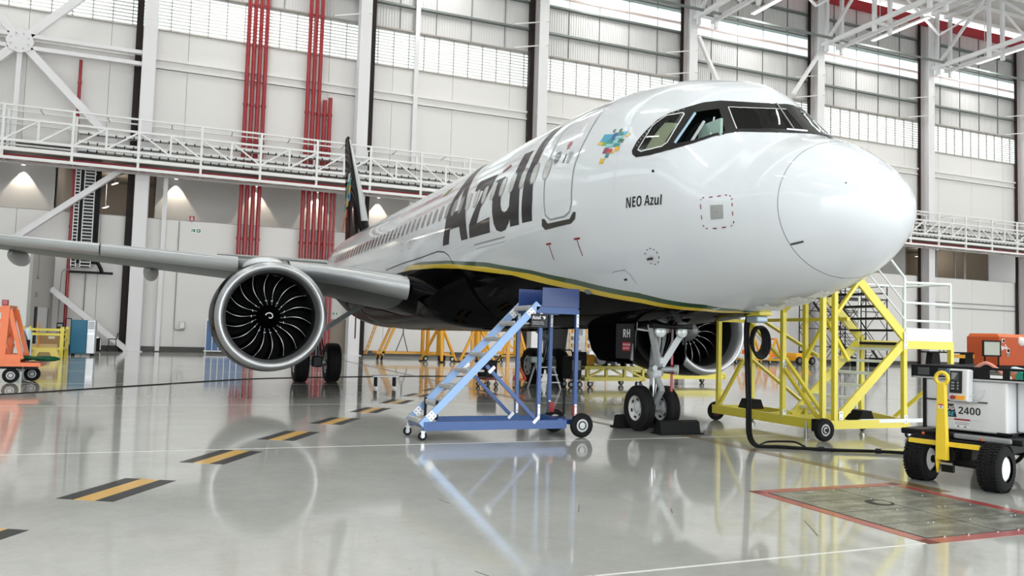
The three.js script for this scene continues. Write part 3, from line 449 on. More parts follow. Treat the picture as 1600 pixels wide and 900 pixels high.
// ---- cabin windows, doors, markings
{
  const oval = (s, f, w, h, n = 14) => Array.from({ length: n }, (_, i) => { const a = (i / n) * Math.PI * 2, c = Math.cos(a), q = Math.sin(a), k = 0.72; return [s + (w / 2) * Math.sign(c) * Math.abs(c) ** k, f + (h / 2) * Math.sign(q) * Math.abs(q) ** k]; });
  for (const e of [1, -1]) for (let k = 0; k < 46; k++) {
    const s = 5.56 + 0.508 * k; if (k === 0 && e < 0) continue; if (s > 28.5) break;
    const cw = mesh('cabin_window', decal(oval(s, e * 72.8, 0.235, 10.2), 0.007), k < 9 ? PL.shade : PL.winDark, plane); mesh('window_rim', ribbon(oval(s, e * 72.8, 0.255, 10.9), 0.018, true, 0.008, 1), PL.line, cw);
  }
  for (const s of [14.15, 15.05]) mesh('exit_outline', ribbon(oval(s, 77, 0.5, 27, 20), 0.015, true, 0.005, 2), PL.line, plane);
  for (const [s, c] of [[14.15, 0], [15.05, 1]]) mesh('exit_mark', decal(oval(s, 85, 0.07, 2, 6), 0.006), PL.redMark, plane);
  const door = [[4.682, 35.82], [4.694, 39.38], [4.54, 52.46], [4.5, 61.16], [4.522, 67.75], [4.54, 73.19], [4.55, 77.74], [4.531, 84.5], [4.521, 93.14], [4.592, 97.2], [4.779, 98.76], [5.272, 98.59], [5.429, 95.86], [5.467, 90.53], [5.506, 83.62], [5.564, 75.61], [5.605, 68.0], [5.622, 60.79], [5.69, 52.17], [5.72, 45.05], [5.75, 38.63], [5.6, 35.5]];
  mesh('door_outline', ribbon(door, 0.028, true, 0.005, 5), PL.line, plane, 'grey outline of the forward door'); mesh('door_outline', ribbon(mirror(door), 0.028, true, 0.005, 5), PL.line, plane);
  mesh('sill_plate', decal([[5.568, 97.25], [5.469, 97.58], [5.372, 100.11], [4.615, 100.35], [4.485, 97.52], [4.408, 97.74], [4.453, 100.81], [4.588, 102.58], [5.491, 102.72], [5.597, 100.52]], 0.006), mat(0x3a3732, 0.5), plane, 'dark scuff plate under the door');
  mesh('door_window', decal(oval(5.29, 68.3, 0.15, 5), 0.007), PL.winDark, plane); mesh('door_window_rim', ribbon(oval(5.29, 68.3, 0.19, 6.2), 0.02, true, 0.008, 1), PL.line, plane);
  mesh('door_lever', decal([[5.007, 72.51], [4.983, 67.91], [4.956, 68.14], [4.973, 72.83]], 0.006), PL.dark, plane);
  for (const [s, f, w] of [[5.0, 61.2, 0.13], [5.0, 62.6, 0.15], [5.0, 64.2, 0.1]]) mesh('door_placard', decal([[s + w / 2, f], [s - w / 2, f], [s - w / 2, f + 1], [s + w / 2, f + 1]], 0.006), mat(0xb03a44, 0.4), plane);
  for (let k = 0; k < 7; k++) { const f = 67.5 + k * 0.9, w = 0.1 + 0.08 * rnd(); mesh('door_placard', decal([[4.88, f], [4.88 - w, f], [4.88 - w, f + 0.35], [4.88, f + 0.35]], 0.006), PL.line, plane); }
  const T = {
    l: [[6.392, 96.54], [6.427, 83.43], [6.47, 72.11], [6.447, 65.73], [6.494, 58.82], [6.56, 51.24], [6.6, 44.94], [6.61, 40.56], [6.18, 41.0], [6.18, 47.85], [6.16, 54.66], [6.13, 60.91], [6.101, 67.29], [6.052, 74.15], [5.95, 86.7], [5.961, 96.84]],
    u: [[8.2, 66.35], [8.015, 79.08], [7.929, 85.84], [7.807, 92.52], [7.669, 96.38], [7.442, 97.87], [7.206, 97.43], [7.026, 94.34], [6.977, 92.65], [6.968, 96.63], [6.543, 96.86], [6.543, 86.88], [6.632, 76.54], [6.658, 69.73], [6.688, 64.35], [6.738, 55], [7.18, 54.5], [7.14, 64.17], [7.135, 67.98], [7.128, 72.82], [7.073, 79.42], [7.031, 85.7], [7.132, 87.67], [7.26, 88.09], [7.403, 86.69], [7.507, 83.21], [7.578, 77.28], [7.613, 71.99], [7.64, 66.3]],
    z: [[9.273, 96.21], [9.294, 88.5], [9.088, 81.64], [8.855, 74.46], [8.795, 69.54], [9.408, 67.28], [9.454, 62.83], [9.35, 60.3], [8.25, 61.55], [8.303, 70.27], [8.456, 75.01], [8.672, 80.56], [8.805, 88.96], [8.056, 87.86], [8.022, 96.45]],
    A: [[11.172, 95.9], [11.054, 85.34], [11.06, 75.02], [11.02, 65.87], [10.927, 59.9], [10.889, 54.89], [10.949, 47.59], [11.0, 40.35], [11.0, 35.5], [10.45, 36], [10.36, 47.88], [10.161, 56.51], [10.045, 62.51], [9.866, 69.63], [9.656, 79.54], [9.491, 87.87], [9.364, 96.18], [9.809, 96.11], [9.967, 87.28], [10.615, 87.1], [10.7, 95.96]],
    Ah: [[10.618, 76.1], [10.164, 75.82], [10.27, 70.46], [10.341, 65.68], [10.442, 59.96], [10.569, 64.12], [10.594, 69.95]],
  };
  mesh('title_letter', decal(T.A, 0.004, [T.Ah]), PL.title, plane, 'large dark letter A'); mesh('title_letter', decal(T.z, 0.004), PL.title, plane, 'large dark letter z'); mesh('title_letter', decal(T.u, 0.004), PL.title, plane, 'large dark letter u'); mesh('title_letter', decal(T.l, 0.004), PL.title, plane, 'large dark letter l');
  // map of coloured tiles behind the cockpit
  const aff = (x, y) => { const u = (x - 390) / 190, v = (y - 250 + 55 * u) / 145; return [4.064 - 0.693 * u - 0.32 * v + 0.158 * v, 65.44 - 2.58 * u + 12.3 * v]; };
  const cols = { c: 0x2ba3c4, b: 0x155a98, t: 0x148a88, y: 0xe8b82c, g: 0x6fae3a, d: 0x0f6b50, m: 0x8d1f4f, r: 0xc4283a, p: 0x8fd0d0 }, tm = {};
  for (const [x, y, w, h, c] of [[412, 205, 68, 28, 'c'], [400, 233, 62, 26, 'c'], [385, 256, 34, 18, 'y'], [415, 258, 30, 20, 'g'], [482, 196, 34, 24, 'b'], [466, 220, 34, 26, 'b'], [446, 244, 40, 24, 't'], [476, 172, 12, 20, 'd'], [518, 168, 12, 22, 'd'], [512, 190, 30, 22, 't'], [545, 186, 26, 24, 'c'], [562, 196, 20, 26, 'y'], [500, 216, 44, 18, 'p'], [520, 236, 32, 22, 'd'], [486, 238, 34, 26, 'p'], [440, 268, 44, 24, 'p'], [492, 264, 38, 22, 't'], [500, 284, 26, 28, 'y'], [424, 294, 30, 34, 'm'], [452, 300, 32, 24, 'r'], [440, 326, 22, 26, 't'], [482, 312, 14, 16, 'y'], [402, 356, 26, 32, 'y']]) {
    tm[c] ??= mat(cols[c], 0.35, 0, { clearcoat: 1, clearcoatRoughness: 0.06 }); const k = h * 0.45; mesh('logo_tile', decal([aff(x + k, y), aff(x + w + k, y), aff(x + w, y + h), aff(x, y + h)].reverse(), 0.005 + (x % 3) * 0.0004), tm[c], plane);
  }
  // small lettering and placards
  const font = await new FontLoader().loadAsync('fonts/droid/droid_sans_bold.typeface.json');
  const lay = (text, size, s0, f0, shear, f1, m, name) => { for (const sh of font.generateShapes(text, size)) { const q = (v) => { const x = v.x + v.y * shear; return [s0 - x * 0.86, f0 - (v.y / 1.72) / RAD + f1 * x]; }; const { shape, holes } = sh.extractPoints(5); mesh(name, decal(shape.map(q), 0.005, holes.map((h) => h.map(q)), 0.2), m, plane); } };
  lay('NEO Azul', 0.142, 3.17, 99.3, 0.2, -1.2, PL.dark, 'name_letter');
  mesh('static_plate', decal([[1.626, 91.77], [1.438, 90.67], [1.448, 99.62], [1.633, 100.53]], 0.006), mat(0xaeb0ae, 0.4, 0.5), plane, 'bare metal sensor plate'); mesh('sensor_dot', decal(oval(1.535, 95.8, 0.025, 1.2, 8), 0.008), PL.line, plane);
  const dash = (loop, n, w, m) => { const L = loop.length; for (let k = 0; k < n; k++) { const at = (t) => { const i = Math.floor(t * L) % L, a = loop[i], b = loop[(i + 1) % L], u = t * L - Math.floor(t * L); return [a[0] + (b[0] - a[0]) * u, a[1] + (b[1] - a[1]) * u]; }; mesh('marking_dash', ribbon([at(k / n), at((k + 0.28) / n), at((k + 0.45) / n)], w, false, 0.005, 2), m, plane); } };
  dash([[1.773, 88.47], [1.742, 85.59], [1.58, 83.8], [1.431, 81.92], [1.349, 82.78], [1.311, 86.15], [1.31, 94], [1.309, 102.31], [1.361, 104.88], [1.54, 105.7], [1.724, 106.43], [1.775, 104.64], [1.775, 97]], 17, 0.014, PL.redMark);
  dash([[3.031, 121.47], [2.939, 119.3], [2.846, 118.77], [2.772, 120.21], [2.76, 123.18], [2.84, 126.35], [2.945, 127.28], [3.031, 125.67]], 10, 0.012, PL.dark);
  { const p = surf(2.93, 123.6 * RAD, 0.03); mb().rbox(p.x, p.y, p.z, 0.1, 0.035, 0.05, 0.015).build('sensor_vane', mat(0x4a3f36, 0.5, 0.4), plane); const q = surf(2.6, 82 * RAD, 0.01); mb().sphere(q.x, q.y, q.z, 0.02, 6).build('probe', M.black, plane); const r = surf(0.2, 62 * RAD, 0.004); mb().sphere(r.x, r.y, r.z, 0.012, 6).build('probe', M.grey, plane); }
  mesh('hatch_outline', ribbon([[3.961, 128.34], [3.861, 127.73], [3.636, 127.69], [3.59, 130.32], [3.567, 135.58]], 0.01, false, 0.004, 4), PL.line, plane); mesh('hatch_lock', decal([[3.8, 132.4], [3.72, 132], [3.72, 133.2], [3.8, 133.4]], 0.005), PL.dark, plane);
  for (const [a, b] of [[[5.579, 5.39, 109.1, 110], [5.49, 5.47, 110, 117.5]], [[4.606, 4.426, 109.3, 110.2], [4.53, 4.51, 110, 118]]]) for (const [s0, s1, f0, f1] of [a, b]) mesh('jack_mark', decal([[s0, f0], [s1, f0], [s1 - 0.0, f1], [s0 - 0.0, f1]], 0.005), PL.redMark, plane);
  mesh('probe_cover', decal([[0.733, 124.37], [0.602, 125.18], [0.605, 126.9], [0.737, 126.0]], 0.01), mat(0x3c3f42, 0.4), plane, 'dark pitot slot on the radome');
  mesh('static_line', ribbon([[9.02, 100.8], [7.28, 101]], 0.03, false, 0.004, 6), PL.line, plane); mesh('static_line', ribbon([[8.95, 103.2], [7.3, 103.2]], 0.012, false, 0.004, 6), PL.line, plane);
  mesh('wing_fillet_line', ribbon([[17, 101.2], [15, 99.6], [12.97, 99.2], [11.6, 98.4], [11.1, 100], [10.8, 103], [10.6, 109]], 0.025, false, 0.005, 6), PL.dark, plane);
  mesh('fuselage_logo', decal([[12.35, 57.2], [12.2, 51.5], [11.75, 51], [11.95, 57]], 0.005), mat(0x7d7a2c, 0.4), plane); for (let k = 0; k < 3; k++) mesh('fuselage_mark', decal([[13.1 + k * 0.5, 55], [12.95 + k * 0.5, 51.5], [12.75 + k * 0.5, 51.5], [12.9 + k * 0.5, 55]], 0.005), mat(0x9a4552, 0.4), plane);
  mesh('red_tag', decal([[8.0, 61.2], [7.7, 58.2], [7.58, 60.2], [7.98, 62.5]], 0.009), mat(0x7b1f2b, 0.4), plane);
  // frame and lap joints of the skin
  for (const s of [3.42, 8.7, 13.8, 19, 24]) mesh('skin_joint', ribbon(Array.from({ length: 30 }, (_, i) => [s, -98 + i * 6.75]), 0.008, false, 0.002, 2), mat(0xcfd1d3, 0.4), plane);
  for (const [s, f] of [[7.2, 133], [5.0, 137]]) mesh('drain_mast', decal(oval(s, f, 0.2, 3), 0.006), M.grey, plane);
}
// ---- belly fairing
{
  const g = [], S = stepper(10.2, 22.4, 0.35), n = 36, pos = [], idx = [];
  for (const s of S) { const t = Math.min(1, Math.max(0, (s - 10.2) / 1.9)), u = Math.min(1, Math.max(0, (22.4 - s) / 3.5)), k = Math.sin((Math.min(t, u) * Math.PI) / 2); for (let j = 0; j <= n; j++) { const a = (113 + (j / n) * 134) * RAD, c = Math.cos(a), q = Math.sin(a), e = 0.72; const y0 = 3.8 + 2.05 * c, z0 = 1.965 * q, y1 = 3.1 - 1.45 * Math.abs(c) ** e, z1 = 2.3 * Math.sign(q) * Math.abs(q) ** e; pos.push(-s, y0 + (y1 - y0) * k, z0 + (z1 - z0) * k); } }
  for (let i = 0; i < S.length - 1; i++) for (let j = 0; j < n; j++) { const a = i * (n + 1) + j; idx.push(a, a + n + 1, a + 1, a + 1, a + n + 1, a + n + 2); }
  const b = new THREE.BufferGeometry(); b.setAttribute('position', new THREE.Float32BufferAttribute(pos, 3)); b.setIndex(idx); outward(b); mesh('belly_fairing', b, PL.navy, plane, 'bulged dark fairing under the wing root');
}
// ---- wings
function loft(secs, pts, close = true) {   // secs: functions mapping [c, t] to a point
  const pos = [], idx = [], n = pts.length; for (const f of secs) for (const p of pts) { const v = f(p); pos.push(v.x, v.y, v.z); }
  for (let i = 0; i < secs.length - 1; i++) for (let j = 0; j < (close ? n : n - 1); j++) { const a = i * n + j, b = i * n + ((j + 1) % n), c = a + n, d = b + n; idx.push(a, b, c, b, d, c); }
  const g = new THREE.BufferGeometry(); g.setAttribute('position', new THREE.Float32BufferAttribute(pos, 3)); g.setIndex(idx); return outward(g);
}
const foil = (() => { const N = 14, o = [], th = (x) => 5 * (0.2969 * Math.sqrt(x) - 0.126 * x - 0.3516 * x * x + 0.2843 * x ** 3 - 0.1036 * x ** 4); for (let i = 0; i <= N; i++) { const x = (1 - Math.cos((i / N) * Math.PI)) / 2; o.push([1 - x, th(1 - x)]); } for (let i = 1; i < N; i++) { const x = (1 - Math.cos((i / N) * Math.PI)) / 2; o.push([x, -th(x) * 0.9]); } return o; })();
const WS = [[1.5, 11.75, 7.3, 2.45, 0.15], [2.45, 12.3, 6.6, 2.66, 0.145], [4.2, 13.2, 5.5, 2.97, 0.13], [6.4, 14.33, 4.25, 3.16, 0.12], [9, 15.68, 3.6, 3.4, 0.115], [12, 17.22, 2.85, 3.66, 0.11], [15, 18.78, 2.1, 3.98, 0.108], [16.9, 19.8, 1.6, 4.22, 0.1]];
const wingAt = (z) => { for (let i = 1; i < WS.length; i++) if (z <= WS[i][0] || i === WS.length - 1) { const a = WS[i - 1], b = WS[i], t = (z - a[0]) / (b[0] - a[0]); return a.map((v, k) => v + (b[k] - v) * t); } };
for (const e of [1, -1]) {
  const sec = ([z, le, c, y, tc]) => ([x, t]) => V(-(le + 0.12 + x * (c - 0.12)), y + t * tc * c - 0.02 * c * x - (x > 0.7 ? (x - 0.7) * 0.05 * c : 0), e * z);
  mesh('wing', loft(WS.slice(1).map(sec), foil), PL.under, plane, 'grey swept wing'); mesh('wing_root', loft(WS.slice(0, 2).map(sec), foil), PL.navy, plane, 'dark wing root');
  // slat segments in front of the leading edge
  const sl = (z0, z1) => { const S = []; for (let k = 0; k <= 4; k++) S.push(wingAt(z0 + ((z1 - z0) * k) / 4)); const prof = []; for (let i = 0; i <= 12; i++) { const a = (-100 + i * 17) * RAD; prof.push([a, 1]); } for (let i = 12; i >= 0; i--) { const a = (-100 + i * 17) * RAD; prof.push([a, 0.9]); }
    return loft(S.map(([z, le, c, y, tc]) => ([a, k]) => { const R = 0.075 * c ** 0.75 * (tc / 0.12) * 0.62 + 0.03, cx = Math.cos(a), sy = Math.sin(a), back = a > 0.6 ? (a - 0.6) * R * 2.6 : 0; return V(-(le - 0.02 + R - cx * R * k * 1.15 + back * 0.9), y + 0.02 + sy * R * k * 1.2 - (a > 1.4 ? 0 : 0), e * z); }), prof); };
  for (const [a, b] of [[2.45, 5.15], [6.35, 9.6], [9.64, 12.9], [12.94, 16.4]]) mesh('slat', sl(a, b), PL.slat, plane, 'bare metal leading edge slat');
  { const [z, le, c, y, tc] = wingAt(2.45); mb().add(new THREE.CircleGeometry(0.27, 16), new THREE.Matrix4().makeScale(1, 1, 1).setPosition(-(le + 0.28), y + 0.04, e * 2.46)).build('slat_end', PL.slat, plane); }
  // wing root fillet
  mb().add(new THREE.SphereGeometry(1, 24, 16), new THREE.Matrix4().makeScale(3.3, 0.42, 0.6).setPosition(-15.5, 2.62, e * 1.95)).build('root_fillet', PL.navy, plane);
  // flap track fairings
  for (const z of [4.4, 8.5, 12.0]) { const [, le, c, y] = wingAt(z); const L = z < 6 ? 3.2 : 2.6; mb().add(new THREE.SphereGeometry(1, 16, 12), new THREE.Matrix4().makeScale(L / 2, z < 6 ? 0.28 : 0.25, z < 6 ? 0.24 : 0.2).setPosition(-(le + c * 0.86), y - 0.27 - (z < 6 ? 0.1 : 0), e * z)).build('flap_fairing', PL.wing, plane); }
  // upswept tip
  const tip = [[16.9, 19.8, 1.6, 4.22, 0.1], [17.5, 20.15, 1.4, 4.45, 0.1], [17.8, 20.6, 1.15, 5.1, 0.1], [17.95, 21.2, 0.8, 6.0, 0.1], [18.0, 21.7, 0.5, 6.6, 0.1]];
  mesh('wing_tip', loft(tip.map(([z, le, c, y, tc], i) => ([x, t]) => V(-(le + x * c), y + (i < 2 ? t * tc * c : 0), e * (z + (i < 2 ? 0 : t * tc * c)))), foil), PL.white, plane);
  // tailplane
  const TP = [[0.4, 31.2, 3.7, 4.75, 0.1], [6.2, 34.2, 1.5, 5.08, 0.09]];
  mesh('tailplane', loft(TP.map(([z, le, c, y, tc]) => ([x, t]) => V(-(le + x * c), y + t * tc * c, e * z)), foil), PL.wing, plane);
}
// ---- fin
{
  const FS = [[5.5, 28.6, 6.2, 0.11], [6.65, 29.6, 5.15, 0.11], [8.2, 30.95, 4.1, 0.1], [11.55, 34.5, 1.45, 0.1], [11.8, 34.95, 0.95, 0.1]];
  mesh('fin', loft(FS.map(([y, le, c, tc]) => ([x, t]) => V(-(le + x * c), y, t * tc * c)), foil), PL.navy, plane, 'dark tail fin');
  const le = foil.filter(([x]) => x < 0.07); mesh('fin_leading_edge', loft(FS.slice(1, 4).map(([y, l, c, tc]) => ([x, t]) => V(-(l - 0.015 + x * c), y, t * tc * c * 1.06)), le, false), PL.slat, plane, 'bare metal fin leading edge');
  const tc = { a: 0x2c8f96, b: 0xd9a238, c: 0x2e6ea8, d: 0xc8622e, e: 0x56905a, f: 0xd8d8d2 };
  for (const [s, y, c] of [[33.4, 9.3, 'f'], [33.0, 9.0, 'a'], [33.6, 8.8, 'e'], [33.0, 8.6, 'b'], [33.5, 8.35, 'a'], [32.8, 8.2, 'c'], [33.3, 8.0, 'b'], [33.8, 7.8, 'a'], [33.5, 7.45, 'd'], [33.9, 7.1, 'd'], [34.0, 6.8, 'd']]) { const ch = lin([[5.5, 6.2], [6.65, 5.15], [8.2, 4.1], [11.5, 1.5]])(y), z = 0.052 * ch; for (const e of [1, -1]) mb().ext([[-0.24, -0.2], [0.2, -0.2], [0.36, 0.2], [-0.08, 0.2]], 0.02, new THREE.Matrix4().setPosition(-s, y, e > 0 ? z - 0.0 : -z - 0.02)).build('logo_tile', mat(tc[c], 0.4), plane); }
}
// ---- engines
function engine(e) {
  const E = part('engine', plane); E.position.set(0, 1.83, e * 5.75); E.userData.label = e > 0 ? 'starboard turbofan engine with silver lip' : 'port turbofan engine with silver lip';
  const L = (p, n, m, name, lab) => mb().lathe(p.map(([r, s]) => [r, -s]), n, 'x', [0, 0, 0]).build(name, m, E, lab);
  L([[0.965, 11.62], [0.962, 11.5], [0.978, 11.38], [1.01, 11.29], [1.05, 11.235], [1.095, 11.22], [1.135, 11.25], [1.17, 11.33], [1.195, 11.43]], 72, PL.lip, 'inlet_lip', 'brushed metal intake lip');
  L([[1.195, 11.43], [1.215, 11.6], [1.245, 12.0], [1.265, 12.6], [1.26, 13.3], [1.21, 14.0], [1.1, 14.7], [0.98, 15.1], [0.96, 15.1], [1.0, 14.6]], 64, PL.navy, 'nacelle_cowl');
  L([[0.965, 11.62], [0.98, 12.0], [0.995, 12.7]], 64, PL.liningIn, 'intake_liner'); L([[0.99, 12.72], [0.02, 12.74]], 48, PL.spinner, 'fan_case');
  L([[0.7, 14.6], [0.6, 15.4], [0.48, 15.9], [0.3, 15.9], [0.1, 16.5]], 40, M.grey, 'core_exhaust');
  L([[0.0, 11.86], [0.05, 11.88], [0.12, 11.96], [0.2, 12.1], [0.27, 12.27], [0.3, 12.4]], 40, e > 0 ? PL.spinner : mat(0x9c9fa0, 0.35, 0.4), 'spinner');
  // spiral mark on the cone
  const sp = []; for (let k = 0; k <= 26; k++) { const t = k / 26, a = -0.6 - t * 5.4, r = 0.022 + 0.075 * t; sp.push([-(11.862 + r * 0.62) + 0.012, r * Math.sin(a), r * Math.cos(a)]); }
  if (e > 0) mb().path(sp, 0.013, 6, 52).build('spinner_spiral', M.white, E, 'white spiral on the spinner');
  const bp = [], ep = [], ix = [], ie = [], NR = 12, NC = 3;
  const pt = (r, c) => { const q = (r - 0.27) / 0.7, a = 0.125 * Math.sin(Math.PI * q ** 0.9) - 0.06 * q - c * 0.1, x = 12.3 - 0.05 * q + c * (0.26 - 0.12 * q); return [-x, r * Math.cos(a), r * Math.sin(a)]; };
  for (let i = 0; i <= NR; i++) { const r = 0.27 + (0.7 * i) / NR; for (let j = 0; j <= NC; j++) bp.push(...pt(r, j / NC)); const A = pt(r, 0), w = (0.002 + 0.0055 * Math.exp(-(((i / NR - 0.55) / 0.16) ** 2))) / r, ca = Math.cos(w), sa = Math.sin(w); ep.push(A[0] + 0.014, A[1] * ca + A[2] * sa, A[2] * ca - A[1] * sa, A[0] + 0.014, A[1] * ca - A[2] * sa, A[2] * ca + A[1] * sa); }
  for (let i = 0; i < NR; i++) { for (let j = 0; j < NC; j++) { const a = i * (NC + 1) + j; ix.push(a, a + 1, a + NC + 1, a + 1, a + NC + 2, a + NC + 1); } const a = 2 * i; ie.push(a, a + 1, a + 2, a + 1, a + 3, a + 2); }
  const mk = (p, i) => { const g = new THREE.BufferGeometry(); g.setAttribute('position', new THREE.Float32BufferAttribute(p, 3)); g.setIndex(i); g.computeVertexNormals(); return g; };
  const bg = mk(bp, ix), eg = mk(ep, ie);
  for (let k = 0; k < 18; k++) { const b = mesh('fan_blade', bg, PL.blade, E); b.rotation.x = (k / 18) * Math.PI * 2 + 0.1; const d = mesh('blade_edge', eg, PL.bladeEdge, E, k ? undefined : 'bright metal leading edge'); d.rotation.x = b.rotation.x; }
  // platform clips round the hub
  const cg = new THREE.BoxGeometry(0.01, 0.012, 0.05); for (let k = 0; k < 18; k++) { const a = (k + 0.5) / 18 * Math.PI * 2; const c = mesh('platform_clip', cg, PL.bladeEdge, E); c.position.set(-12.27, 0.37 * Math.cos(a), 0.37 * Math.sin(a)); c.rotation.x = -a + Math.PI / 2 + 1.57; }
  // pylon
  const PY = [[12.0, 1.18, 0.05], [12.7, 1.3, 0.2], [13.6, 1.42, 0.24], [15, 1.5, 0.24], [17, 1.45, 0.14]];
  mesh('pylon', loft(PY.map(([s, y, w]) => ([a, b]) => V(-s, a > 0 ? y : (s < 14 ? 1.1 : 0.85), b * w)), [[1, -0.55], [1, 0.55], [0, 1], [0, -1]]), PL.wing, E);
  mb().add(new THREE.SphereGeometry(1, 18, 12), new THREE.Matrix4().makeScale(1.3, 0.26, 0.5).setPosition(-13.4, 1.2, 0.05)).build('pylon_fairing', PL.white, E);
}
engine(1); engine(-1);
// ---- landing gear
function wheel(g, x, y, z, R, w, hubFace, hubM = PL.hub) {
  const r = R * 0.56, pr = [[r, -w / 2 + 0.02], [R * 0.72, -w / 2], [R * 0.9, -w / 2 + 0.01], [R * 0.97, -w / 2 + 0.045], [R, -w / 2 + 0.09]]; const groove = [-0.22, 0, 0.22].flatMap((q) => [[R, q * w - 0.012], [R - 0.012, q * w - 0.008], [R - 0.012, q * w + 0.008], [R, q * w + 0.012]]); pr.push(...groove, [R, w / 2 - 0.09], [R * 0.97, w / 2 - 0.045], [R * 0.9, w / 2 - 0.01], [R * 0.72, w / 2], [r, w / 2 - 0.02]);
  mb().lathe(pr, 48, 'z', [x, y, z]).build('tyre', PL.tyre, g);
  const h = hubFace; const b = mb().lathe([[r, -w / 2 + 0.03], [r - 0.015, -w / 2 + 0.02], [r - 0.03, -w / 2 + 0.06], [R * 0.3, -w / 2 + 0.07], [R * 0.3, w / 2 - 0.07], [r - 0.03, w / 2 - 0.06], [r - 0.015, w / 2 - 0.02], [r, w / 2 - 0.03]], 32, 'z', [x, y, z]).build('wheel_rim', hubM, g);
  for (const e of h) { mb().lathe([[0.001, 0.045], [R * 0.13, 0.04], [R * 0.17, 0], [R * 0.3, -0.005]], 20, e > 0 ? 'z' : 'z', [x, y, z + e * (w / 2 - 0.07)]).build('hub_cap', M.lightGrey, g); for (let k = 0; k < 6; k++) { const a = (k / 6) * 6.283 + 0.3; mb().rbox(x + Math.cos(a) * R * 0.4, y + Math.sin(a) * R * 0.4, z + e * (w / 2 - 0.055), R * 0.09, R * 0.16, 0.02, 0.01, 0, 0, a).build('rim_slot', M.black, g); } }
}
{
  const g = part('nose_gear', plane); g.userData.label = 'twin wheel nose landing gear';
  wheel(g, -5.07, 0.385, 0.25, 0.385, 0.225, [1, -1]); wheel(g, -5.07, 0.385, -0.25, 0.385, 0.225, [1, -1]);
  mb().tube([-5.07, 0.385, -0.2], [-5.07, 0.385, 0.2], 0.055, 12).build('axle', PL.gear, g);
  mb().tube([-5.07, 0.36, 0], [-5.0, 0.98, 0], 0.075, 16).build('inner_strut', M.chrome, g);
  mb().tube([-5.0, 0.92, 0], [-4.9, 1.62, 0], 0.11, 18).tube([-4.985, 0.95, 0], [-4.98, 1.05, 0], 0.14, 18).build('outer_strut', PL.gear, g);
  for (const e of [1, -1]) mb().bar([-4.82, 1.12, e * 0.03], [-4.58, 1.82, e * 0.36], 0.085, 0.1).build('drag_brace', PL.gear, g); mb().rbox(-4.82, 1.2, 0, 0.12, 0.16, 0.2, 0.04).build('brace_yoke', PL.gear, g);
  mb().tube([-4.9, 1.6, 0], [-4.82, 2.02, 0], 0.13, 14).rbox(-4.76, 1.82, 0, 0.16, 0.3, 0.24, 0.04).build('upper_strut', PL.gear, g);
  mb().bar([-4.95, 0.95, 0.0], [-4.76, 0.72, 0.0], 0.09, 0.05).bar([-4.76, 0.72, 0], [-4.99, 0.46, 0], 0.1, 0.05).build('torque_link', PL.gear, g);
  for (const z of [0.21, -0.21]) { mb().lathe([[0.001, 0.05], [0.09, 0.04], [0.1, 0], [0.08, -0.07], [0.03, -0.09]], 20, 'x', [-4.52, 1.7, z]).build('taxi_light', mat(0xdfe6e6, 0.2, 0.2), g); }
  for (const [y, z, r] of [[1.5, 0.12, 0.035], [1.3, -0.12, 0.03], [1.08, 0.13, 0.05]]) mb().tube([-4.9, y, z], [-4.78, y, z], r, 12).build('hydraulic_unit', PL.gear, g);
  mb().tube([-4.92, 1.06, -0.1], [-4.78, 1.06, -0.26], 0.05, 12).tube([-4.78, 1.06, -0.26], [-4.74, 1.06, -0.3], 0.085, 14).build('steering_unit', PL.gear, g);
  for (let k = 0; k < 5; k++) mb().path([[-4.74, 1.95, -0.12 + k * 0.06], [-4.68, 1.6, -0.14 + k * 0.07], [-4.82, 1.25, -0.06 + k * 0.03], [-4.88, 1.0, -0.03 + k * 0.015]], 0.011, 5).build('hose', k % 2 ? M.black : M.grey, g);
  mb().bar([-4.6, 1.8, 0.38], [-4.56, 1.84, -0.4], 0.05).build('actuator', M.steel, g); mb().bar([-4.7, 1.8, -0.05], [-4.15, 1.95, -0.45], 0.05).build('actuator', M.steel, g);
  mb().box(-4.84, 1.28, -0.24, 0.012, 1.2, 0.045).build('warning_ribbon', M.red, g, 'red remove before flight ribbon');
  // doors; starboard one carries RH and a red placard
  const dt = textTex(256, 256, '#0f0f12', (x) => { x.fillStyle = '#e8e8e8'; x.font = 'bold 84px sans-serif'; x.fillText('RH', 96, 100); x.fillStyle = '#b5263a'; x.fillRect(96, 135, 112, 62); x.fillStyle = '#f0d8d8'; x.font = 'bold 22px sans-serif'; x.fillText('WARNING', 102, 160); x.fillText('NO STEP', 104, 186); });
  for (const e of [1, -1]) {
    const d = mb().ext([[-6.5, 1.95], [-6.5, 1.6], [-6.35, 1.35], [-6.05, 1.16], [-4.9, 1.14], [-4.82, 1.3], [-4.82, 1.95]], 0.03, new THREE.Matrix4().makeTranslation(0, 0, e * 0.5 - 0.015)).build('gear_door', PL.navy, g, e > 0 ? 'dark gear door lettered RH' : undefined);
    mb().bar([-4.87, 1.95, e * 0.44], [-4.87, 1.2, e * 0.54], 0.035).build('door_edge', PL.line, g);
    mb().bar([-5.1, 1.75, e * 0.46], [-4.88, 1.7, e * 0.12], 0.03).build('door_rod', PL.gear, g);
    const f = mesh('door_lettering', new THREE.PlaneGeometry(0.6, 0.6), mat(0xffffff, 0.5, 0, { map: dt }), g); f.position.set(-5.14, 1.52, e * 0.52); f.rotation.set(0, e > 0 ? 0 : Math.PI, 0, 'YXZ');
  }
  mb().rbox(-5.3, 1.8, 0, 1.7, 0.1, 0.8, 0.03).build('gear_bay', M.black, g);
}
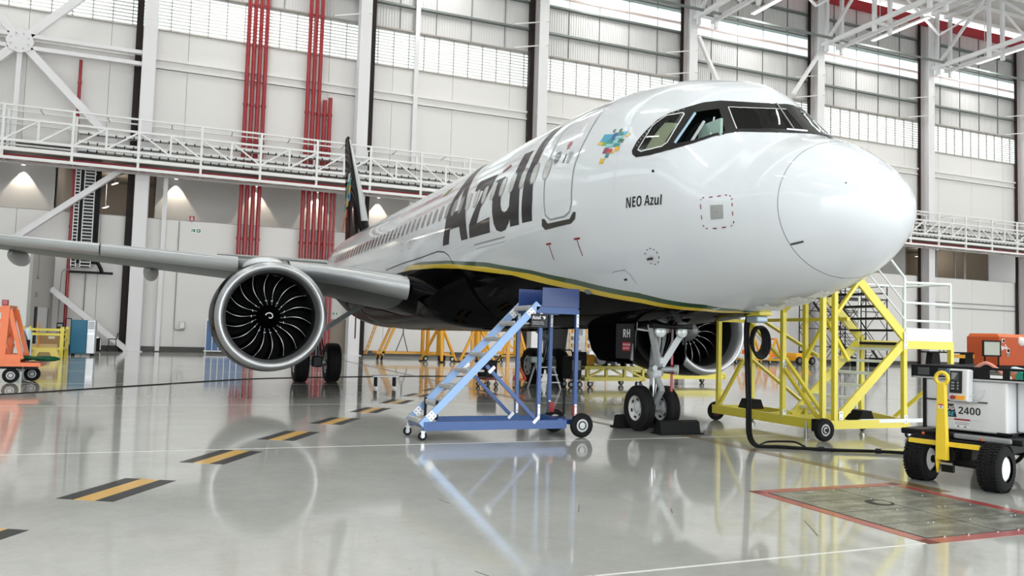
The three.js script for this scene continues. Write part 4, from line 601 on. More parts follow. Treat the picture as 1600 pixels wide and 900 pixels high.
for (const e of [1, -1]) {
  const g = part('main_gear', plane); g.userData.label = e > 0 ? 'starboard main landing gear behind the engine' : 'port main landing gear beyond the blue stair';
  for (const z of [3.33, 4.26]) wheel(g, -17.71, 0.585, e * z, 0.585, 0.43, [1, -1]);
  mb().tube([-17.71, 0.585, e * 3.3], [-17.71, 0.585, e * 4.3], 0.09, 12).build('axle', PL.gear, g);
  mb().tube([-17.71, 0.55, e * 3.795], [-17.7, 1.5, e * 3.8], 0.1, 14).tube([-17.7, 1.4, e * 3.8], [-17.65, 2.9, e * 3.85], 0.16, 16).build('strut', PL.gear, g);
  mb().bar([-17.5, 1.5, e * 3.75], [-17.3, 2.85, e * 1.85], 0.2, 0.14).build('side_stay', M.grey, g); mb().bar([-17.45, 2.1, e * 2.8], [-17.4, 2.85, e * 3.7], 0.09, 0.07).build('lock_stay', M.grey, g);
  mb().box(-17.9, 1.9, e * 4.42, 1.2, 1.7, 0.04, 0, e * 0.12).build('gear_door', PL.under, g);
  mb().box(-17.4, 1.7, e * 2.72, 0.012, 0.75, 0.045).build('warning_ribbon', M.red, g);
  for (let k = 0; k < 4; k++) mb().path([[-17.5, 2.4, e * (3.75 + k * 0.05)], [-17.45, 1.4, e * (3.7 + k * 0.06)], [-17.5, 0.8, e * (3.6 + k * 0.1)]], 0.018, 5).build('hose', M.black, g);
  mb().rbox(-17.55, 0.62, e * 3.8, 0.3, 0.34, 0.3, 0.06).build('brake_unit', mat(0x2f3032, 0.5, 0.3), g);
}
{ const g = part('belly_antenna', plane); mb().rbox(-7.2, 1.66, 0.35, 0.3, 0.12, 0.03, 0.01).build('blade_antenna', PL.white, g); mb().rbox(-3.2, 2.03, 0.4, 0.06, 0.1, 0.06, 0.02).build('drain_mast', M.black, g); }
{ // crumpled clear film taped under the nose
  const film = mat(0xeeeeea, 0.35, 0, { transmission: 0.35, thickness: 0 });
  for (const [s, f, w, h, o] of [[1.2, 184, 0.3, 16, 0.012], [1.5, 180, 0.35, 20, 0.02], [1.75, 186, 0.3, 18, 0.015], [1.98, 178, 0.25, 18, 0.02]]) { const g = decal([[s - w / 2, f - h / 2], [s - w * 0.3, f + h * 0.4], [s + w / 2, f + h / 2], [s + w * 0.35, f - h * 0.45]], o, [], 0.05), p = g.attributes.position; for (let i = 0; i < p.count; i++) { const x = p.getX(i), z = p.getZ(i); p.setY(i, p.getY(i) - 0.02 * Math.abs(Math.sin(x * 31 + z * 17)) - 0.012 * Math.abs(Math.sin(z * 43 - x * 11))); } g.computeVertexNormals(); mesh('protective_film', g, film, plane, s < 1.3 ? 'crumpled clear film taped under the nose' : undefined); }
}
// ================================================================ EQUIPMENT AROUND THE AIRCRAFT (built in place, then given a base point)
function rebase(g) { const b = new THREE.Box3(); g.updateMatrixWorld(true); b.setFromObject(g); const c = V((b.min.x + b.max.x) / 2, 0, (b.min.z + b.max.z) / 2); g.position.copy(c); for (const k of g.children) k.position.sub(c); return g; }
const EQ = {
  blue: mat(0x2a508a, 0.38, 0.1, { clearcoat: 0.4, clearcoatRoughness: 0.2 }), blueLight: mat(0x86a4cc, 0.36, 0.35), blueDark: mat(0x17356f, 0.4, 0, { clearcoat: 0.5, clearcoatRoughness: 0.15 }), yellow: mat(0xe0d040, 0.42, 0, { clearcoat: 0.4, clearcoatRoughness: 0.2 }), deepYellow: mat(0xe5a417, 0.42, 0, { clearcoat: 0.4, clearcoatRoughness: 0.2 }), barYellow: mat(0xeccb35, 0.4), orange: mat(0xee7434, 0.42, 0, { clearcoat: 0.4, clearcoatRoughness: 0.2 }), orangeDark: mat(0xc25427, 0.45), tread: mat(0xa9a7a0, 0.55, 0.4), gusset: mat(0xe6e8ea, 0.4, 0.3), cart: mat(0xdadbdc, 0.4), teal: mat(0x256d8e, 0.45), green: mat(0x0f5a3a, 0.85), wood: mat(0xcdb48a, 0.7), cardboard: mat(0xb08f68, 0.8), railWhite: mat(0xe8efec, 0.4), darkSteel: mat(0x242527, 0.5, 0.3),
};
function smallWheel(g0, x, y, z, R, w, axis = 'x', hub = M.lightGrey, ring = true) {
  const name = 'wheel';
  const g = mb().lathe([[R * 0.55, -w / 2], [R * 0.85, -w / 2], [R * 0.97, -w * 0.36], [R, -w * 0.2], [R, w * 0.2], [R * 0.97, w * 0.36], [R * 0.85, w / 2], [R * 0.55, w / 2]], 28, axis, [x, y, z]).build(name, M.rubber, g0);
  mb().lathe([[0.001, -w * 0.5], [R * 0.2, -w * 0.5], [R * 0.3, -w * 0.32], [R * 0.46, -w * 0.42], [R * 0.5, -w * 0.3], [R * 0.56, -w * 0.42], [R * 0.56, w * 0.42], [R * 0.5, w * 0.3], [R * 0.46, w * 0.42], [R * 0.3, w * 0.32], [R * 0.2, w * 0.5], [0.001, w * 0.5]], 20, axis, [x, y, z]).build('hub', hub, g);
  if (ring) for (const e of [-1, 1]) mb().lathe([[R * 0.27, e * w * 0.4], [R * 0.28, e * w * 0.46], [R * 0.36, e * w * 0.46], [R * 0.37, e * w * 0.36]], 20, axis, [x, y, z]).build('hub_ring', M.black, g);
}
function caster(g, x, z, R = 0.06, y = 0.2, m = M.lightGrey) { smallWheel(g, x, R, z, R, 0.035, 'x', m); mb().box(x - 0.028, R + 0.03, z, 0.006, R * 1.6, 0.05).box(x + 0.028, R + 0.03, z, 0.006, R * 1.6, 0.05).box(x, R * 1.95, z, 0.07, 0.012, 0.07).tube([x, R * 1.9, z], [x, y, z], 0.014, 8).build('caster_fork', M.steel, g); }
// ---- blue access stair
{
  const g = thing('access_stair', 'blue wheeled access stair with grey treads standing under the fuselage', 'stair'), N = -4.45, F = -5.15;
  for (const x of [N, F]) {
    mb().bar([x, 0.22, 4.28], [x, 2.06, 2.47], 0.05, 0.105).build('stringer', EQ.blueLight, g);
    mb().box(x, 0.21, 3.1, 0.06, 0.13, 2.3).build('base_beam', EQ.blue, g);
    for (const z of x === N ? [2.43, 1.8] : [2.5, 1.92]) { mb().box(x, 1.1, z, 0.055, 1.78, 0.055).build('post', EQ.blue, g); for (const y of [1.82, 0.42]) { const gp = mb().rbox(x + 0.032, y, z, 0.008, 0.2, 0.04, 0.003).build('gusset_plate', EQ.gusset, g); for (const q of [-0.06, 0.06]) mb().tube([x + 0.03, y + q, z], [x + 0.042, y + q, z], 0.011, 6).build('bolt', M.grey, gp); } }
    mb().bar([x, 1.1, x === N ? 3.3 : 3.44], [x, 0.24, x === N ? 2.42 : 2.55], 0.045, 0.05).build('brace', EQ.blue, g);
    mb().box(x, 1.97, 2.15, 0.05, 0.1, 0.72).build('platform_beam', EQ.blue, g);
    mb().rbox(x + 0.03, 2.17, x === N ? 2.1 : 2.2, 0.012, 0.3, 0.64, 0.004).build('side_panel', EQ.blueDark, g);
    for (const [y, z] of [[0.36, 4.14], [1.92, 2.6]]) { const gp = mb().rbox(x + 0.03, y, z, 0.01, 0.12, 0.12, 0.004, 0, 0.77).build('gusset_plate', EQ.gusset, g); for (const [a, b] of [[0, 0.04], [0.04, 0], [0, -0.04], [-0.04, 0]]) mb().tube([x + 0.034, y + a, z + b], [x + 0.042, y + a, z + b], 0.012, 6).build('bolt', M.grey, gp); }
    for (const [y, z] of x === N ? [[1.04, 3.22], [0.28, 2.47]] : [[1.06, 3.38], [0.28, 2.6]]) mb().rbox(x + 0.03, y, z, 0.008, 0.13, 0.05, 0.003, 0, -0.78).build('gusset_plate', EQ.gusset, g);
  }
  for (let k = 0; k < 8; k++) { const y = 0.28 + k * 0.246, z = 4.24 - k * 0.242; mb().box((N + F) / 2, y, z - 0.07, 0.66, 0.03, 0.24).box((N + F) / 2, y - 0.015, z + 0.05, 0.66, 0.06, 0.012).build('tread', EQ.tread, g); const r = mb(); for (let j = 0; j < 16; j++) r.box(F + 0.05 + j * 0.04, y + 0.003, z + 0.055, 0.012, 0.055, 0.014); r.build('tread_ribs', M.alu, g).userData.kind = 'stuff'; }
  mb().box((N + F) / 2, 2.03, 2.15, 0.7, 0.035, 0.7).build('platform', EQ.tread, g); mb().box(-4.8, 2.17, 1.82, 0.7, 0.3, 0.012).build('side_panel', EQ.blueDark, g);
  mb().box(-4.8, 0.25, 2.05, 0.72, 0.09, 0.09).box(-4.8, 0.21, 4.2, 0.72, 0.05, 0.16).build('cross_beam', EQ.blue, g);
  for (const x of [-4.45, -5.05]) mb().tube([x, 0.3, 4.05], [x, 0.58, 4.05], 0.022, 8).build('locking_pin', M.black, g);
  caster(g, -4.5, 4.24, 0.065, 0.2); caster(g, -5.12, 4.3, 0.065, 0.2);
  smallWheel(g, -4.4, 0.19, 1.7, 0.19, 0.09); smallWheel(g, -5.15, 0.19, 1.82, 0.19, 0.09); mb().tube([-5.1, 0.19, 1.8], [-4.45, 0.19, 1.72], 0.022, 8).box(-4.75, 0.24, 1.88, 0.5, 0.07, 0.3).build('axle', EQ.blueDark, g);
  for (const x of [-4.45, -5.05]) mb().box(x, 0.42, x < -5 ? 1.92 : 1.8, 0.07, 0.16, 0.07).build('jack_clamp', M.red, g, 'red jack clamp');
  mb().tube([-5.0, 0.3, 1.72], [-5.0, 0.7, 1.72], 0.02, 8).build('jack_handle', M.black, g);
  const t = textTex(256, 192, '#2c2d32', (x) => { x.fillStyle = '#f2f2f2'; x.font = 'bold 66px sans-serif'; x.fillText('Azul', 14, 72); x.beginPath(); x.moveTo(172, 28); x.lineTo(226, 30); x.lineTo(222, 56); x.lineTo(200, 78); x.lineTo(194, 50); x.fill(); x.font = '20px sans-serif'; x.fillText('ESCADA DE ACESSO', 18, 122); x.fillText('CAPACIDADE 150 KG', 18, 150); });
  const s = mesh('sign_plate', new THREE.BoxGeometry(0.008, 0.21, 0.28), [M.black], g); s.material = M.black; s.position.set(-4.4, 1.8, 2.47); const f = mesh('sign_face', new THREE.PlaneGeometry(0.27, 0.2), mat(0xffffff, 0.5, 0, { map: t }), s); f.rotation.y = Math.PI / 2; f.position.set(0.006, 0, 0);
  rebase(g);
}
// ---- yellow double flight stair beside the nose
{
  const g = thing('boarding_stair', 'yellow steel maintenance stair with white treads beside the nose', 'stair'), Y = EQ.yellow, P = EQ.yellow;
  const bar = (a, b, w, n, m = Y, h = w) => mb().bar(a, b, w, h).build(n, m, g);
  bar([-6.3, 0.24, -2.2], [-3.35, 0.24, -2.2], 0.07, 'base_beam', Y, 0.16); bar([-3.4, 0.25, -2.1], [-3.4, 0.25, -4.1], 0.07, 'base_beam', P, 0.14); bar([-6.3, 0.24, -3.1], [-4.4, 0.24, -3.1], 0.07, 'base_beam', Y, 0.14); bar([-4.4, 0.25, -2.2], [-4.4, 0.25, -4.1], 0.07, 'base_beam', Y, 0.14); bar([-3.4, 0.24, -4.05], [-5.2, 0.24, -4.9], 0.07, 'base_beam', Y, 0.14); bar([-6.3, 0.24, -2.2], [-6.3, 0.24, -3.1], 0.07, 'base_beam', Y, 0.14); bar([-3.4, 0.3, -3.0], [-3.35, 0.3, -5.0], 0.05, 'base_beam', EQ.railWhite, 0.06);
  for (const [x, z, y, m] of [[-6.15, -2.2, 2.02, P], [-4.34, -2.2, 2.3, Y], [-3.4, -2.2, 2.5, P], [-3.4, -2.45, 2.55, P], [-3.4, -4.0, 1.72, P], [-4.4, -4.07, 1.75, Y], [-6.2, -3.05, 2.0, P], [-4.4, -2.75, 2.5, P], [-3.4, -5.13, 1.6, Y]]) bar([x, z === -5.13 ? 1.1 : 0.2, z], [x, y, z], 0.075, 'post', m);
  bar([-5.0, 0.24, -2.2], [-5.0, 0.3, -3.05], 0.06, 'cross_beam'); bar([-3.5, 1.1, -5.13], [-4.4, 0.25, -4.9], 0.06, 'brace');
  for (const [a, b] of [[[-6.15, 0.3, -2.2], [-5.4, 1.25, -2.2]], [[-4.34, 1.15, -2.2], [-3.45, 0.3, -2.2]], [[-4.34, 1.3, -2.25], [-3.42, 0.4, -2.25]], [[-6.15, 1.2, -3.05], [-4.4, 0.3, -3.05]], [[-5.9, 2.0, -3.05], [-4.4, 1.35, -3.05]], [[-4.4, 1.3, -2.75], [-3.9, 2.0, -2.75]], [[-3.9, 2.0, -2.75], [-3.4, 1.3, -2.75]], [[-5.3, 2.0, -2.2], [-4.4, 1.3, -2.2]], [[-6.15, 2.0, -2.2], [-6.0, 2.12, -2.25]], [[-3.4, 2.05, -2.45], [-3.4, 2.62, -2.95]], [[-4.34, 2.1, -2.2], [-4.15, 2.32, -2.3]]]) bar(a, b, 0.06, 'brace', Y, 0.05);
  bar([-6.15, 1.98, -2.2], [-6.15, 1.98, -3.05], 0.06, 'top_rail'); bar([-6.15, 2.0, -3.05], [-3.4, 2.0, -2.75], 0.06, 'top_rail');
  // lower flight, landing, upper flight
  for (const x of [-3.4, -4.4]) { bar([x, 0.3, -2.48], [x, 1.62, -3.98], 0.045, 'stringer', x > -4 ? P : Y, 0.15); bar([x, 1.72, -4.02], [x, 2.7, -2.93], 0.045, 'stringer', P, 0.15); }
  for (let k = 0; k < 6; k++) mb().box(-3.9, 0.46 + k * 0.21, -2.72 - k * 0.232, 0.97, 0.045, 0.2).build('tread', EQ.railWhite, g, k ? undefined : 'white tread');
  for (let k = 0; k < 5; k++) mb().box(-3.9, 1.84 + k * 0.2, -3.86 + k * 0.225, 0.97, 0.035, 0.22).build('tread', EQ.darkSteel, g, k ? undefined : 'dark grating tread');
  mb().box(-3.9, 1.61, -4.57, 1.02, 0.05, 1.12).build('landing', M.darkSteel ?? EQ.darkSteel, g); bar([-3.38, 1.6, -4.0], [-3.38, 1.6, -5.16], 0.04, 'landing_edge', Y, 0.14); bar([-4.42, 1.6, -4.0], [-4.42, 1.6, -5.16], 0.04, 'landing_edge', Y, 0.14); mb().box(-3.37, 1.78, -4.57, 0.02, 0.22, 1.12).build('toe_board', EQ.railWhite, g, 'white toe board');
  mb().box(-4.75, 2.66, -2.6, 2.7, 0.04, 0.7).build('upper_deck', EQ.darkSteel, g); mb().box(-4.75, 2.6, -2.93, 2.7, 0.09, 0.04).build('landing_edge', Y, g);
  const rail = (pts, r = 0.022) => { const b = mb(); for (let i = 1; i < pts.length; i++) b.tube(pts[i - 1], pts[i], r, 8); b.build('hand_rail', EQ.railWhite, g); };
  rail([[-3.4, 1.6, -4.02], [-3.4, 2.78, -4.02]]); rail([[-3.4, 1.6, -5.13], [-3.4, 2.7, -5.13]]); rail([[-3.4, 2.7, -5.13], [-3.4, 2.68, -4.05], [-3.4, 2.78, -4.0], [-3.4, 3.75, -2.95]]); rail([[-3.4, 2.33, -4.02], [-3.4, 2.33, -5.13]]); rail([[-3.4, 2.02, -4.02], [-3.4, 2.02, -5.13]]); rail([[-3.4, 2.33, -4.0], [-3.4, 3.3, -2.95]], 0.014); rail([[-3.4, 2.05, -4.0], [-3.4, 3.0, -2.95]], 0.014); rail([[-4.4, 1.6, -5.13], [-4.4, 2.7, -5.13], [-4.4, 2.7, -4.02], [-4.4, 3.7, -2.95]]); rail([[-3.4, 2.7, -5.13], [-4.4, 2.7, -5.13]]); rail([[-4.4, 0.3, -3.95], [-4.4, 2.6, -4.02]]);
  for (const [x, y, z] of [[-3.4, 1.6, -4.0], [-3.4, 0.32, -4.0], [-3.4, 1.75, -4.0], [-3.4, 0.4, -2.55], [-4.34, 1.2, -2.2], [-4.34, 0.35, -2.2]]) { const gp = mb().rbox(x + 0.042, y, z, 0.008, 0.14, 0.08, 0.003).build('gusset_plate', EQ.gusset, g); for (const q of [-0.04, 0.04]) mb().tube([x + 0.04, y + q, z], [x + 0.054, y + q, z], 0.012, 6).build('bolt', M.grey, gp); }
  smallWheel(g, -3.28, 0.185, -2.12, 0.185, 0.1); smallWheel(g, -6.42, 0.185, -2.35, 0.185, 0.1, 'x', mat(0x5a2420, 0.5)); caster(g, -3.4, -4.1, 0.07, 0.22); caster(g, -4.4, -4.1, 0.07, 0.22); caster(g, -6.25, -3.1, 0.07, 0.22); mb().tube([-3.5, 0.185, -2.14], [-3.2, 0.185, -2.12], 0.03, 8).box(-3.46, 0.24, -2.14, 0.12, 0.2, 0.12).build('axle', M.black, g); mb().tube([-6.45, 0.185, -2.3], [-6.2, 0.185, -2.25], 0.03, 8).build('axle', M.black, g); mb().tube([-3.55, 0, -2.0], [-3.55, 0.3, -2.0], 0.015, 6).tube([-3.55, 0, -2.0], [-3.55, 0.012, -2.0], 0.05, 10).build('levelling_foot', M.steel, g);
  rebase(g);
  [[-3.75, 0.28, -3.35, 'black rubber chock lying on the yellow stair frame by the treads'], [-5.7, 0.31, -2.62, 'black rubber chock lying on the left of the yellow stair frame']].forEach(([x, y, z, l]) => { const c = thing('wheel_chock', l, 'chock', [x, y, z], 1.5); mb().ext([[-0.16, 0], [0.16, 0], [0.1, 0.16], [-0.08, 0.16]], 0.34, new THREE.Matrix4().makeTranslation(0, 0, -0.17), 0.01).build('block', M.rubber, c); mb().tube([0.11, 0.08, -0.1], [0.11, 0.08, 0.1], 0.012, 6).build('handle', M.grey, c); });
}
// ---- white ground power cart with yellow tow bar
{
  const g = thing('ground_power_cart', 'white ground power cart numbered 2400 with yellow tow bar', 'cart', [0.2, 0, -0.77], 0.2579);
  const wh = (x, z) => { smallWheel(g, x, 0.26, z, 0.26, 0.23, 'x', M.white, false); const t = mb(); for (let k = 0; k < 40; k++) for (const q of [-0.08, -0.03, 0.03, 0.08]) { const a = ((k + (q > 0 ? 0.5 : 0)) / 40) * Math.PI * 2; t.box(x + q, 0.26 + Math.cos(a) * 0.262, z + Math.sin(a) * 0.262, 0.036, 0.014, 0.026, 0, a); } t.build('tread_blocks', M.rubber, g).userData.kind = 'stuff'; };
  wh(-0.4, 0); wh(0.42, 0.04); wh(-0.4, -1.75); wh(0.42, -1.75);
  mb().tube([-0.34, 0.26, 0], [0.36, 0.26, 0.03], 0.045, 10).tube([-0.34, 0.26, -1.75], [0.36, 0.26, -1.75], 0.045, 10).box(0, 0.4, -0.15, 0.3, 0.2, 0.3).box(-0.35, 0.42, -1.0, 0.08, 0.1, 2.0).box(0.35, 0.42, -1.0, 0.08, 0.1, 2.0).build('chassis', M.black, g);
  mb().rbox(-0.06, 0.535, -1.15, 1.36, 0.07, 2.0, 0.02).build('bumper', M.black, g); mb().rbox(0.2, 0.54, -0.16, 0.62, 0.06, 0.06, 0.02).build('fender', M.grey, g); for (const x of [-0.46, 0.2]) mb().sphere(x, 0.53, -0.14, 0.02, 8).build('marker_light', mat(0xd7642a, 0.4), g);
  mb().rbox(-0.06, 0.89, -1.22, 0.92, 0.6, 1.8, 0.03).build('cabinet', EQ.cart, g); mb().box(-0.52, 0.89, -0.305, 0.03, 0.6, 0.03).box(-0.06, 0.94, -0.31, 0.5, 0.012, 0.014).box(-0.4, 0.94, -0.31, 0.24, 0.014, 0.014).build('panel_trim', M.black, g);
  mb().rbox(0.56, 0.9, -1.3, 0.3, 0.58, 1.5, 0.03).build('side_cabinet', EQ.cart, g); for (let k = 0; k < 5; k++) mb().box(0.72, 0.7 + 0.08 * k, -1.1, 0.01, 0.03, 0.7).build('vent_slot', M.black, g);
  // top rack with cut-outs
  const sh = new THREE.Shape(); sh.moveTo(-0.68, 0); sh.lineTo(1.0, 0); sh.lineTo(1.0, 0.16); sh.lineTo(-0.68, 0.16); for (const [x, w] of [[-0.6, 0.14], [-0.36, 0.14], [-0.06, 0.0], [0.22, 0.14], [0.43, 0.14], [0.66, 0.14]]) if (w) { const h = new THREE.Path(); h.moveTo(x, 0.04); h.lineTo(x + w, 0.04); h.lineTo(x + w, 0.13); h.lineTo(x, 0.13); sh.holes.push(h); }
  const rk = new THREE.ExtrudeGeometry(sh, { depth: 0.02, bevelEnabled: false }); mesh('top_rack', rk, M.black, g).position.set(0, 1.19, -0.32); mb().box(0.16, 1.2, -1.2, 1.68, 0.02, 1.8).build('rack_tray', M.lightGrey, g); mb().box(-0.67, 1.27, -1.2, 0.02, 0.16, 1.8).build('rack_side', M.black, g);
  // control box
  const ct = textTex(128, 192, '#17191b', (x) => { x.fillStyle = '#3f4547'; x.fillRect(14, 14, 78, 70); x.fillStyle = '#c9cdcd'; for (let k = 0; k < 4; k++) x.fillRect(18, 20 + k * 14, 60 - k * 9, 6); for (let k = 0; k < 3; k++) { x.fillStyle = '#8b9091'; x.fillRect(16, 96 + k * 26, 34, 14); x.beginPath(); x.arc(84, 102 + k * 26, 9, 0, 7); x.fill(); } });
  mb().rbox(-0.06, 1.13, -0.22, 0.22, 0.38, 0.14, 0.02, 0, -0.06).build('control_box', EQ.cart, g); const cb = g.children[g.children.length - 1]; const cf = mesh('control_face', new THREE.PlaneGeometry(0.14, 0.26), mat(0xffffff, 0.4, 0, { map: ct }), cb); cf.position.set(-0.08, 1.17, -0.138); cf.rotation.x = -0.06; mb().box(-0.03, 0.99, -0.14, 0.1, 0.045, 0.02).build('warning_label', mat(0xf0a52a, 0.5), cb); mb().tube([-0.11, 0.99, -0.15], [-0.11, 0.99, -0.11], 0.025, 12).build('stop_button', M.red, cb); mb().path([[0.05, 1.0, -0.2], [0.18, 1.1, -0.28], [0.12, 0.96, -0.29], [-0.02, 0.93, -0.27]], 0.006, 5).build('cable', M.lightGrey, g);
  // lettering
  const tt = textTex(512, 192, '#dadbdc', (x) => { x.fillStyle = '#1a1b1d'; x.font = 'bold 118px sans-serif'; x.fillText('2400', 200, 128); x.beginPath(); x.moveTo(10, 16); x.lineTo(150, 16); x.lineTo(185, 172); x.lineTo(10, 172); x.fill(); x.fillStyle = '#e9e9e9'; x.font = 'italic bold 66px sans-serif'; x.fillText('TUG', 22, 86); x.fillStyle = '#35b9d4'; x.font = 'italic bold 70px sans-serif'; x.fillText('GSE', 22, 158); });
  const tf = mesh('lettering', new THREE.PlaneGeometry(0.5, 0.19), mat(0xffffff, 0.45, 0, { map: tt }), g); tf.position.set(-0.08, 0.82, -0.316); mb().box(-0.09, 0.722, -0.316, 0.18, 0.018, 0.004).build('red_label', M.red, g); const lt = textTex(128, 64, '#e6e6e6', (x) => { x.fillStyle = '#555'; for (const y of [12, 28]) x.fillRect(8, y, 112, 5); x.beginPath(); x.moveTo(22, 58); x.lineTo(34, 40); x.lineTo(46, 58); x.fill(); x.beginPath(); x.moveTo(78, 58); x.lineTo(90, 40); x.lineTo(102, 58); x.fill(); }); mesh('warning_label', new THREE.PlaneGeometry(0.18, 0.08), mat(0xffffff, 0.5, 0, { map: lt }), g).position.set(-0.09, 0.665, -0.314);
  mb().box(0.36, 0.6, -0.3, 0.12, 0.03, 0.02).box(0.44, 0.6, -0.4, 0.02, 0.03, 0.16).build('latch', M.black, g);
  // tow bar
  mb().ext([[-0.055, 0.3], [0.06, 0.3], [0.035, 1.16], [-0.035, 1.16]], 0.06, new THREE.Matrix4().makeTranslation(-0.07, 0, 0.2), 0.006).build('tow_bar', EQ.barYellow, g, 'yellow upright tow bar');
  mesh('tow_eye', new THREE.TorusGeometry(0.068, 0.022, 10, 24), EQ.barYellow, g).position.set(-0.07, 1.215, 0.23);
  mb().ext([[-0.05, 0.3], [-0.01, 0.3], [-0.03, 0.12]], 0.05, new THREE.Matrix4().makeTranslation(-0.1, 0.02, 0.18)).box(-0.08, 0.47, 0.17, 0.78, 0.05, 0.05).build('steering_cross_bar', EQ.barYellow, g); mb().box(-0.05, 0.28, 0.13, 0.13, 0.26, 0.05).box(0.02, 0.34, 0.06, 0.04, 0.1, 0.2).build('hinge_bracket', M.black, g); mb().tube([-0.12, 0.25, 0.16], [0.02, 0.25, 0.16], 0.02, 8).build('hinge_pin', M.chrome, g);
  const tl = textTex(64, 64, '#f0f0ee', (x) => { x.fillStyle = '#c22f35'; x.fillRect(0, 0, 64, 22); x.fillStyle = '#222'; x.beginPath(); x.arc(32, 42, 12, 0, 7); x.fill(); }); mesh('tow_label', new THREE.PlaneGeometry(0.05, 0.05), mat(0xffffff, 0.5, 0, { map: tl }), g).position.set(-0.065, 0.9, 0.2681);
  // things lying on the rack
  const h = thing('coiled_hose', 'salmon coloured hose curving over the cart rack', 'hose', [0.2, 1.2, -0.77], 0.2579); mb().path([[-0.12, 0.03, -0.7], [-0.05, 0.12, -0.55], [0.1, 0.2, -0.5], [0.22, 0.14, -0.5], [0.32, 0.04, -0.55]], 0.02, 8).build('hose_run', mat(0xe79a85, 0.5), h);
  const b1 = thing('parts_tray', 'pale blue plastic tray tilted on the cart rack', 'tray', [0.2, 1.21, -0.77], 0.2579); mb().rbox(0.46, 0.1, -0.7, 0.3, 0.05, 0.2, 0.02, 0.2, 0, -0.25).build('tray_body', mat(0xbfd3da, 0.4), b1);
  const b2 = thing('glove_pair', 'teal work gloves in the right cut-out of the cart rack', 'gloves', [0.2, 1.21, -0.77], 0.2579); mb().rbox(0.5, 0.06, -0.42, 0.09, 0.1, 0.04, 0.02, 0, 0, -0.4).build('glove', mat(0x2fa389, 0.7), b2); mb().rbox(0.43, 0.055, -0.46, 0.08, 0.08, 0.04, 0.02, 0, 0, 0.2).build('glove', mat(0xe0855b, 0.7), b2);
  const b3 = thing('rag_bundle', 'grey blue rag bundle inside the cart rack', 'rag', [0.2, 1.21, -0.77], 0.2579); mb().sphere(-0.29, 0.06, -0.45, 0.06, 8, 0.8).build('rag', mat(0x5d7f93, 0.9), b3);
}
// ---- power cable
{
  const c = thing('power_cable', 'thick black power cable hanging from the nose and running to the cart', 'cable');
  for (const o of [0, 0.05]) mb().path([[-2.72, 1.95, -0.12 - o], [-2.84, 1.75, -0.18 - o], [-2.9, 1.3, -0.25 - o], [-2.85, 0.7, -0.24 - o], [-2.9, 0.2, -0.3 - o], [-2.88, 0.03, -0.42 - o], [-2.75, 0.028, -0.7 - o], [-2.55, 0.028, -0.95], [-2.25, 0.028, -1.4 + o], [-2.05, 0.028, -1.85], [-1.75, 0.028, -2.3 + o], [-1.0, 0.04, -2.5], [-0.3, 0.12, -2.4], [0.05, 0.4, -2.2]], 0.024, 8, 110).build('cable_run', M.rubber, c);
  mb().path([[-2.9, 0.03, -0.5], [-3.1, 0.05, -0.85], [-2.95, 0.06, -1.2], [-2.6, 0.04, -1.1]], 0.016, 6).build('cable_run', M.rubber, c);
  for (const k of [0, 1, 2, 3]) { const p = []; for (let j = 0; j < 14; j++) { const a = (j / 14) * 6.283; p.push([-2.72 + 0.02 * k + Math.sin(a) * 0.05, 1.6 - 0.012 * k + Math.cos(a) * (0.19 + 0.014 * k), -0.3 - 0.01 * k + Math.sin(a) * (0.15 + 0.016 * k)]); } mb().path(p, 0.02, 6, 60, true).build('cable_coil', M.rubber, c); }
  for (const z of [-1.2, -1.95]) mb().tube([-2.42 + (z + 1.2) * -0.45, 0.03, z], [-2.38 + (z + 1.2) * -0.45, 0.03, z - 0.06], 0.034, 8).build('cable_tie', M.black, c);
  mb().rbox(-2.58, 1.9, -0.18, 0.26, 0.1, 0.2, 0.03).build('plug', mat(0x9fb0bb, 0.35, 0.3), c, 'silver plug'); mb().rbox(-2.56, 1.985, -0.18, 0.34, 0.07, 0.24, 0.02).build('plug_cover', EQ.yellow, c);
  rebase(c);
}
// ---- nose wheel chocks
[[-4.6, -0.2, 1, 'black rubber chock in front of the nose wheels'], [-5.55, 0.02, -1, 'black rubber chock behind the nose wheels']].forEach(([x, z, e, l]) => { const c = thing('wheel_chock', l, 'chock', [x, 0, z], 0); mb().ext([[-0.12, 0], [0.13, 0], [0.08, 0.2], [0.02, 0.22], [-0.1, 0.08]].map(([a, b]) => [a * e, b]), 0.76, new THREE.Matrix4().makeTranslation(0, 0, -0.38), 0.008).build('block', M.rubber, c); mb().box(e * 0.02, 0.01, 0, 0.34, 0.018, 0.84).build('base', M.rubber, c); });
// ================================================================ BACKGROUND EQUIPMENT
// ---- tripod jacks and yellow stands behind the wing
function tripod(x, z, h, turn, label) {
  const g = thing('tripod_jack', label, 'jack', [x, 0, z], turn, 'yellow aircraft jacks');
  mb().tube([0, 0.35, 0], [0, h, 0], 0.2, 16).tube([0, h, 0], [0, h + 0.15, 0], 0.12, 12).build('cylinder', EQ.deepYellow, g);
  for (let k = 0; k < 3; k++) { const a = k * 2.094 + 0.4, c = Math.cos(a), s = Math.sin(a); mb().tube([c * 0.2, h - 0.15, s * 0.2], [c * 1.1, 0.05, s * 1.1], 0.085, 10).build('leg', EQ.deepYellow, g); mb().bar([0, 0.4, 0], [c * 0.95, 0.34, s * 0.95], 0.07).build('spreader', EQ.deepYellow, g); mb().tube([c * 1.1, 0, s * 1.1], [c * 1.1, 0.06, s * 1.1], 0.14, 12).build('foot', M.black, g); smallWheel(g, c * 0.85, 0.15, s * 0.85, 0.15, 0.07, 'x', M.white); }
  mb().rbox(0.28, 0.75, 0.1, 0.25, 0.4, 0.3, 0.03).build('pump_box', EQ.deepYellow, g);
}
